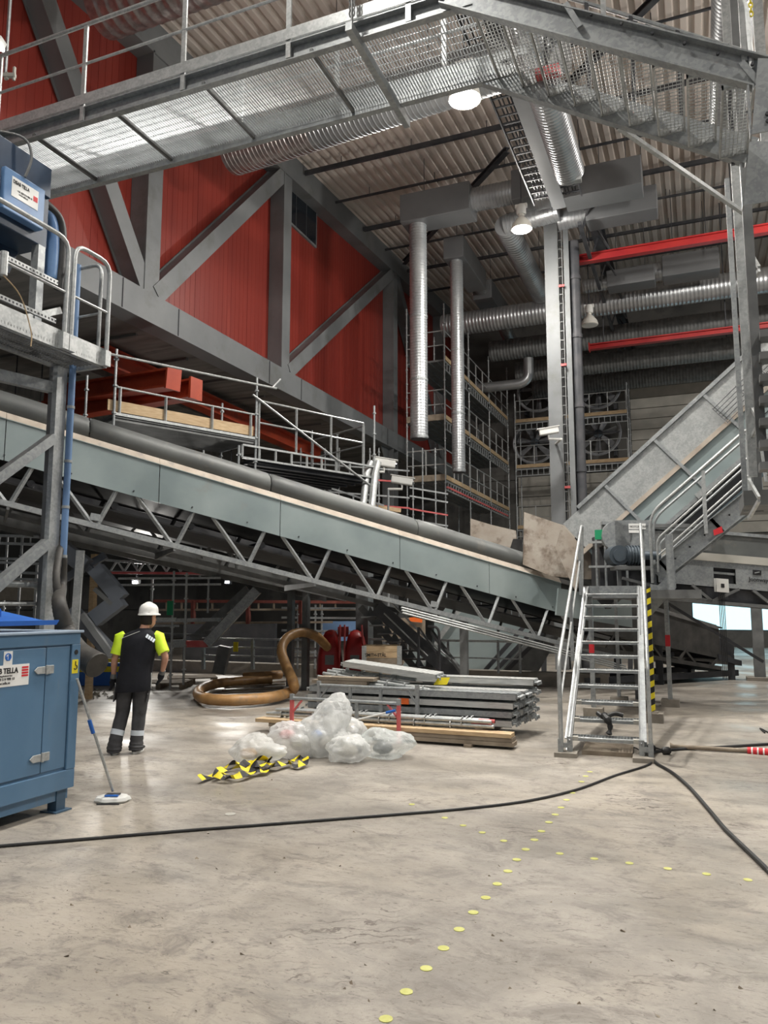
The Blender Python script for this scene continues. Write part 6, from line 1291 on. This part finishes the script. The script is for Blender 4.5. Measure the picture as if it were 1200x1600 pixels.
mb = MB(); mb.plate([D(775, 1060, 19.2), D(838, 985, 19.2), D(875, 992, 19.2), D(835, 1060, 19.2)], .04); mb.build('dark_panel', 'galv_d', t)
# jumble of far pipes beneath the conveyor
tubes('pipe_rack', 'dark rack of pipes beyond the right end of the long conveyor', 'pipes', 21, [(830, 1000, 1000, 1005, 'pipe', 'galv_d', .08), (830, 1018, 1000, 1020, 'pipe', 'dark', .1), (850, 985, 850, 1050, 'leg', 'dark', .12), (985, 985, 985, 1060, 'leg', 'dark', .12)])
# ================================================================ RED CRANE BEAMS under the storey, left
def crane(a, b, da, db, w, h, lab, cap=True):
    A, B = D(a[0], a[1], da), D(b[0], b[1], db); t = T('crane_beam', lab, 'crane beam', B, 0, 'orange red crane beams'); MB().ibeam(A, B, w, h, .05, .05).build('beam', 'orange', t)
    if cap: d = (B-A).normalized(); MB().bar(B-d*.02, B+d*.04, w*1.1, h*1.15).build('end_plate', 'orange', t)
crane((70, 620), (270, 592), 19.0, 16.0, .34, .42, 'orange red crane beam, the upper of two ending left of the scaffold rail')
crane((70, 648), (305, 608), 19.0, 16.6, .34, .42, 'orange red crane beam, the lower of two with a rounded end plate')
crane((160, 556), (500, 712), 17.0, 27.0, .38, .46, 'long red crane beam going away under the dark soffit', False)
MB().ibeam((-22, 9.5, 7.45), (-11.4, 9.5, 7.45), .3, .36, .03, .03).one('soffit_beam', 'dark', 'dark steel beam under the soffit at the far left', 'beam')
# ================================================================ FANS AND SECURITY CAMERAS
def fan(x, z, r, lab):
    y = 36.4; t = T('wall_fan', lab, 'fan', (0, 0, 0), 0, 'big round wall fans')
    mb = MB(); n = 36
    for rr, y0, y1 in ((r, -.35, 0), ):
        ring = lambda rad, yy: [(rad*math.cos(q*2*PI/n), yy, rad*math.sin(q*2*PI/n)) for q in range(n)]
        mb.loft([ring(r, y1), ring(r*1.08, y0), ring(r*1.04, y0-.03), ring(r*.95, y0), ring(r*.95, y1)], caps=False)
    mb.build('ring', 'fan', t, smooth=True)
    for k in range(7):
        a = k*2*PI/7+.2; ca, sa = math.cos(a), math.sin(a); u = V((ca, 0, sa)); v = V((-sa, 0, ca))
        mb = MB(); mb.plate([u*.2*r-v*.08*r+V((0, -.14, 0)), u*.88*r-v*.16*r+V((0, -.06, 0)), u*.88*r+v*.14*r+V((0, -.26, 0)), u*.2*r+v*.08*r+V((0, -.2, 0))], .02); mb.build('blade', 'fan', t)
    MB().path([(0, -.30, 0), (0, 0, 0)], r*.2, 18).build('hub', 'motor', t, smooth=True)
    mb = MB(); mb.bar((-r, -.36, 0), (r, -.36, 0), .04, .05); mb.bar((0, -.36, -r), (0, -.36, r), .04, .05, (0, 1, 0)); mb.build('bracket', 'dark', t)
    mb = MB(); mb.box(-r*.8, 0, -r*1.05, -r*.65, .7, -r*.6); mb.box(r*.65, 0, -r*1.05, r*.8, .7, -r*.6); mb.box(-r*.1, 0, -r*.1, r*.1, .75, r*.1); mb.build('wall_bracket', 'dark', t)
    t.location = (x, y, z); return t
for px, py, lab in ((935, 678, 'big round fan with seven blades, lower one right of the column'), (935, 606, 'big round fan above the lower one right of the column'), (836, 692, 'big round fan left of the column, lower'), (842, 612, 'big round fan left of the column, upper')):
    c = at(px, py, 'Y', 36.2); fan(c.x, c.z, .98, lab)
def cctv(px, py, d, lab, s=1, ang=0):
    c = D(px, py, d); t = T('security_camera', lab, 'security camera', c, 0, 'white security cameras'); u = (RT*s*math.cos(ang)+V((0, 0, -.17))).normalized()
    MB().bar(c-u*.28, c+u*.28, .17, .19).build('housing', 'whitep', t, bevel=.03); MB().bar(c-u*.30+V((0, 0, .10)), c+u*.34+V((0, 0, .10)), .20, .02).build('sunshield', 'whitep', t)
    MB().path([c+u*.26, c+u*.30], .06, 12).build('lens', 'glass', t)
    mb = MB(); mb.path([c-V((0, 0, .08)), c-V((0, 0, .22)), c-V((0, 0, .22))-RT*s*.35, c-V((0, 0, .22))-RT*s*.35+FW*(.85 if s < 0 else .05)], .035, 8); mb.build('bracket', 'whitep', t); return c
c = cctv(600, 723, 18.0, 'white security camera on the leaning pair of pipes')
t = T('pipe_pair', 'two light grey pipes rising side by side behind the conveyor skirt', 'pipes', D(567, 795, 17.6))
for dx in (0, 13): 
    a = D(563+dx, 800, 17.6); MB().path([D(563+dx*1.1, 830, 17.4), D(573+dx, 740, 17.8), D(580+dx*.8, 722, 17.9)], .085, 14).build('pipe', 'galv_l', t, smooth=True)
MB().bar(D(570, 830, 17.4), V((D(570, 830, 17.4).x, D(570, 830, 17.4).y, 0)), .3, .3).build('pedestal', 'galv_d', t)
c = cctv(628, 751, 19.5, 'white security camera beside the red wall corner leg'); mb = MB(); mb.tube(c-V((.0, 0, .22))-RT*.35, V(((c-RT*.35).x, (c-RT*.35).y, 0)), .03, 8); mb.one('camera_pole', 'galv', 'thin pole carrying the camera beside the red wall leg', 'pole')
c = cctv(857, 674, 21.2, 'white security camera mounted on the tall grey column', -1)
# clutter behind the hung scaffolds: small railings
tubes('hand_railing', 'low rails of a maintenance deck seen between conveyor and soffit', 'railing', 19.5, [(483, 752, 600, 790, 'rail', 'galv', .045), (483, 765, 590, 800, 'rail', 'galv', .04)]+[(x, 750+(x-483)*.33, x, 815, 'post', 'galv', .05) for x in (486, 515, 552, 590)])
tubes('scaffold', 'scaffold cluster under the soffit by the corner leg', 'scaffold', 24.0, [(x, 700, x, 820, 'standard', 'galv', .05) for x in (470, 508, 530, 578, 592, 645, 660, 680)]+[(455, y, 640, y+14, 'ledger', m, .05) for y, m in ((722, 'galv'), (740, 'redw'), (764, 'galv'), (780, 'redw'))]+[(640, y, 700, y+10, 'ledger', m, .05) for y, m in ((762, 'galv'), (775, 'galv'), (795, 'redw'), (812, 'galv'))])
MB().bar(D(455, 775, 22.5), D(620, 800, 23.5), .8, .12).one('timber_deck', 'wood', 'pale timber deck boards beneath the soffit', 'boards')
# ================================================================ CABLES, POLE, FLOOR DOTS
def cable(pts, r, lab, z=None):
    MB().path(smoothpath([Z(a, b, r) for a, b in pts], 8), r, 8).one('cable', 'blk', lab, 'cable', smooth=True)
cable([(-60, 1328), (0, 1322), (120, 1312), (300, 1297), (420, 1288), (600, 1274), (720, 1264), (820, 1252), (900, 1234), (960, 1212), (1005, 1198), (1018, 1190), (1010, 1180)], .012, 'long thin black cable crossing the floor from the left edge to the stair')
cable([(1230, 1395), (1200, 1360), (1150, 1312), (1130, 1292), (1100, 1256), (1075, 1228), (1050, 1207), (1025, 1192), (1017, 1181), (1028, 1174), (1070, 1170), (1130, 1167), (1210, 1162)], .017, 'thick black cable bending from the right edge back along the floor')
cable([(1000, 1172), (990, 1168), (985, 1176), (995, 1182), (1003, 1172), (1016, 1167), (1030, 1170), (1040, 1173)], .008, 'thin coiled black lead with plugs at the stair foot')
for px, py, lab in ((1017, 1169, 'round black plug by the stair foot, left one'), (1041, 1173, 'round black plug on the thick cable, right one')):
    p = Z(px, py, .045); MB().path([p-RT*.05, p-RT*.03, p+RT*.03, p+RT*.05], [.03, .045, .045, .03], 12).one('cable_plug', 'blk', lab, 'plug', smooth=True)
a = Z(1047, 1166, .035); b = Z(1168, 1173, .03); c = Z(1230, 1178, .03)
t = T('tool_pole', 'long brown pole with red and white end lying on the floor at right', 'pole', a); MB().path([a, a.lerp(b, .05), b], [.045, .026, .026], 10).build('shaft', 'woodd', t, smooth=True)
mb = MB(); mb.path([b, c], .045, 10); mb.build('red_end', 'rprint', t, smooth=True); mb = MB(); [mb.path([b.lerp(c, k), b.lerp(c, k+.04)], .048, 10) for k in (.1, .25, .4, .55, .7, .85)]; mb.build('white_band', 'white', t)
cable([(1195, 1145), (1188, 1138), (1210, 1150)], .01, 'short black cable end at the right edge of the floor')
dots = [(6, 785), (70, 700), (132, 627), (186, 564), (235, 505), (279, 452), (318, 406), (354, 363), (387, 323), (415, 287), (443, 255), (470, 225), (492, 198), (515, 170), (535, 146), (553, 124), (570, 100), (588, 78), (617, 43), (630, 26), (643, 12), (549, 268), (657, 284), (767, 298), (887, 315), (1008, 332), (1137, 350), (247, 180), (190, 156), (87, 114), (307, 202), (374, 228)]
for i, (x, y) in enumerate(dots):
    p = Z(600+x/2, 1200+y/2); r = .030 if i < 21 else .027; 
    mb = MB(); n = 20; mb.loft([[p+V((r*math.cos(q*2*PI/n)*(1+.05*math.sin(3*q+i)), r*math.sin(q*2*PI/n), z)) for q in range(n)] for z in (.0005, .003)])
    mb.one('floor_dot', 'yeld', 'small yellow marker dot on the bare concrete floor, one of the curved rows' , 'marker', 'yellow marker dots on the floor')
p = Z(360, 1272); MB().loft([[p+V((.045*math.cos(q*PI/10), .045*math.sin(q*PI/10), z)) for q in range(20)] for z in (.0005, .003)]).one('floor_patch', 'concl', 'pale round patch on the floor left of the cable middle', 'marker')
mb = MB()
for i in range(70):
    p = Z(random.uniform(100, 1180), random.uniform(1200, 1590)); s = random.uniform(.004, .013); mb.add([p+V((random.uniform(-s, s)*1.5, random.uniform(-s, s), z)) for z in (0, 0, 0, s)], [(0, 1, 2), (0, 1, 3), (1, 2, 3), (2, 0, 3)])
o = mb.one('grit', 'woodd', 'dark grit crumbs scattered over the floor', 'grit'); o['kind'] = 'stuff'

# small fittings at the far left
p = D(22, 118, 9.5); t = T('wall_antenna', 'small pale yellow bracket antenna at the upper left edge', 'antenna', p)
mb = MB(); mb.bar(p-RT*.14, p+RT*.02, .05, .05); mb.bar(p+V((0, 0, -.07)), p+V((0, 0, .12)), .03, .03); mb.bar(p-RT*.10+V((0, 0, -.06)), p-RT*.10+V((0, 0, .04)), .05, .03, (0, 1, 0)); mb.build('bracket', 'concl', t)
MB().bar(p-RT*.12, V((p.x, p.y, p.z))-RT*.12+V((0, 0, 4.6)), .03, .03).build('rod', 'galv', t)
p = D(35, 768, 17.5); t = T('tube_lamp', 'lit tube lamp glimpsed under the long conveyor at the far left', 'lamp', p)
MB().bar(p-RT*.40, p+RT*.35, .10, .06).build('housing', 'whitep', t); MB().bar(p-RT*.38+V((0, 0, -.05)), p+RT*.33+V((0, 0, -.05)), .07, .04).build('tube', 'tube', t)
for q in (-.3, .3): MB().bar(p+RT*q, p+RT*q+V((0, 0, 7.7-p.z)), .02, .02).build('rod', 'dark', t)
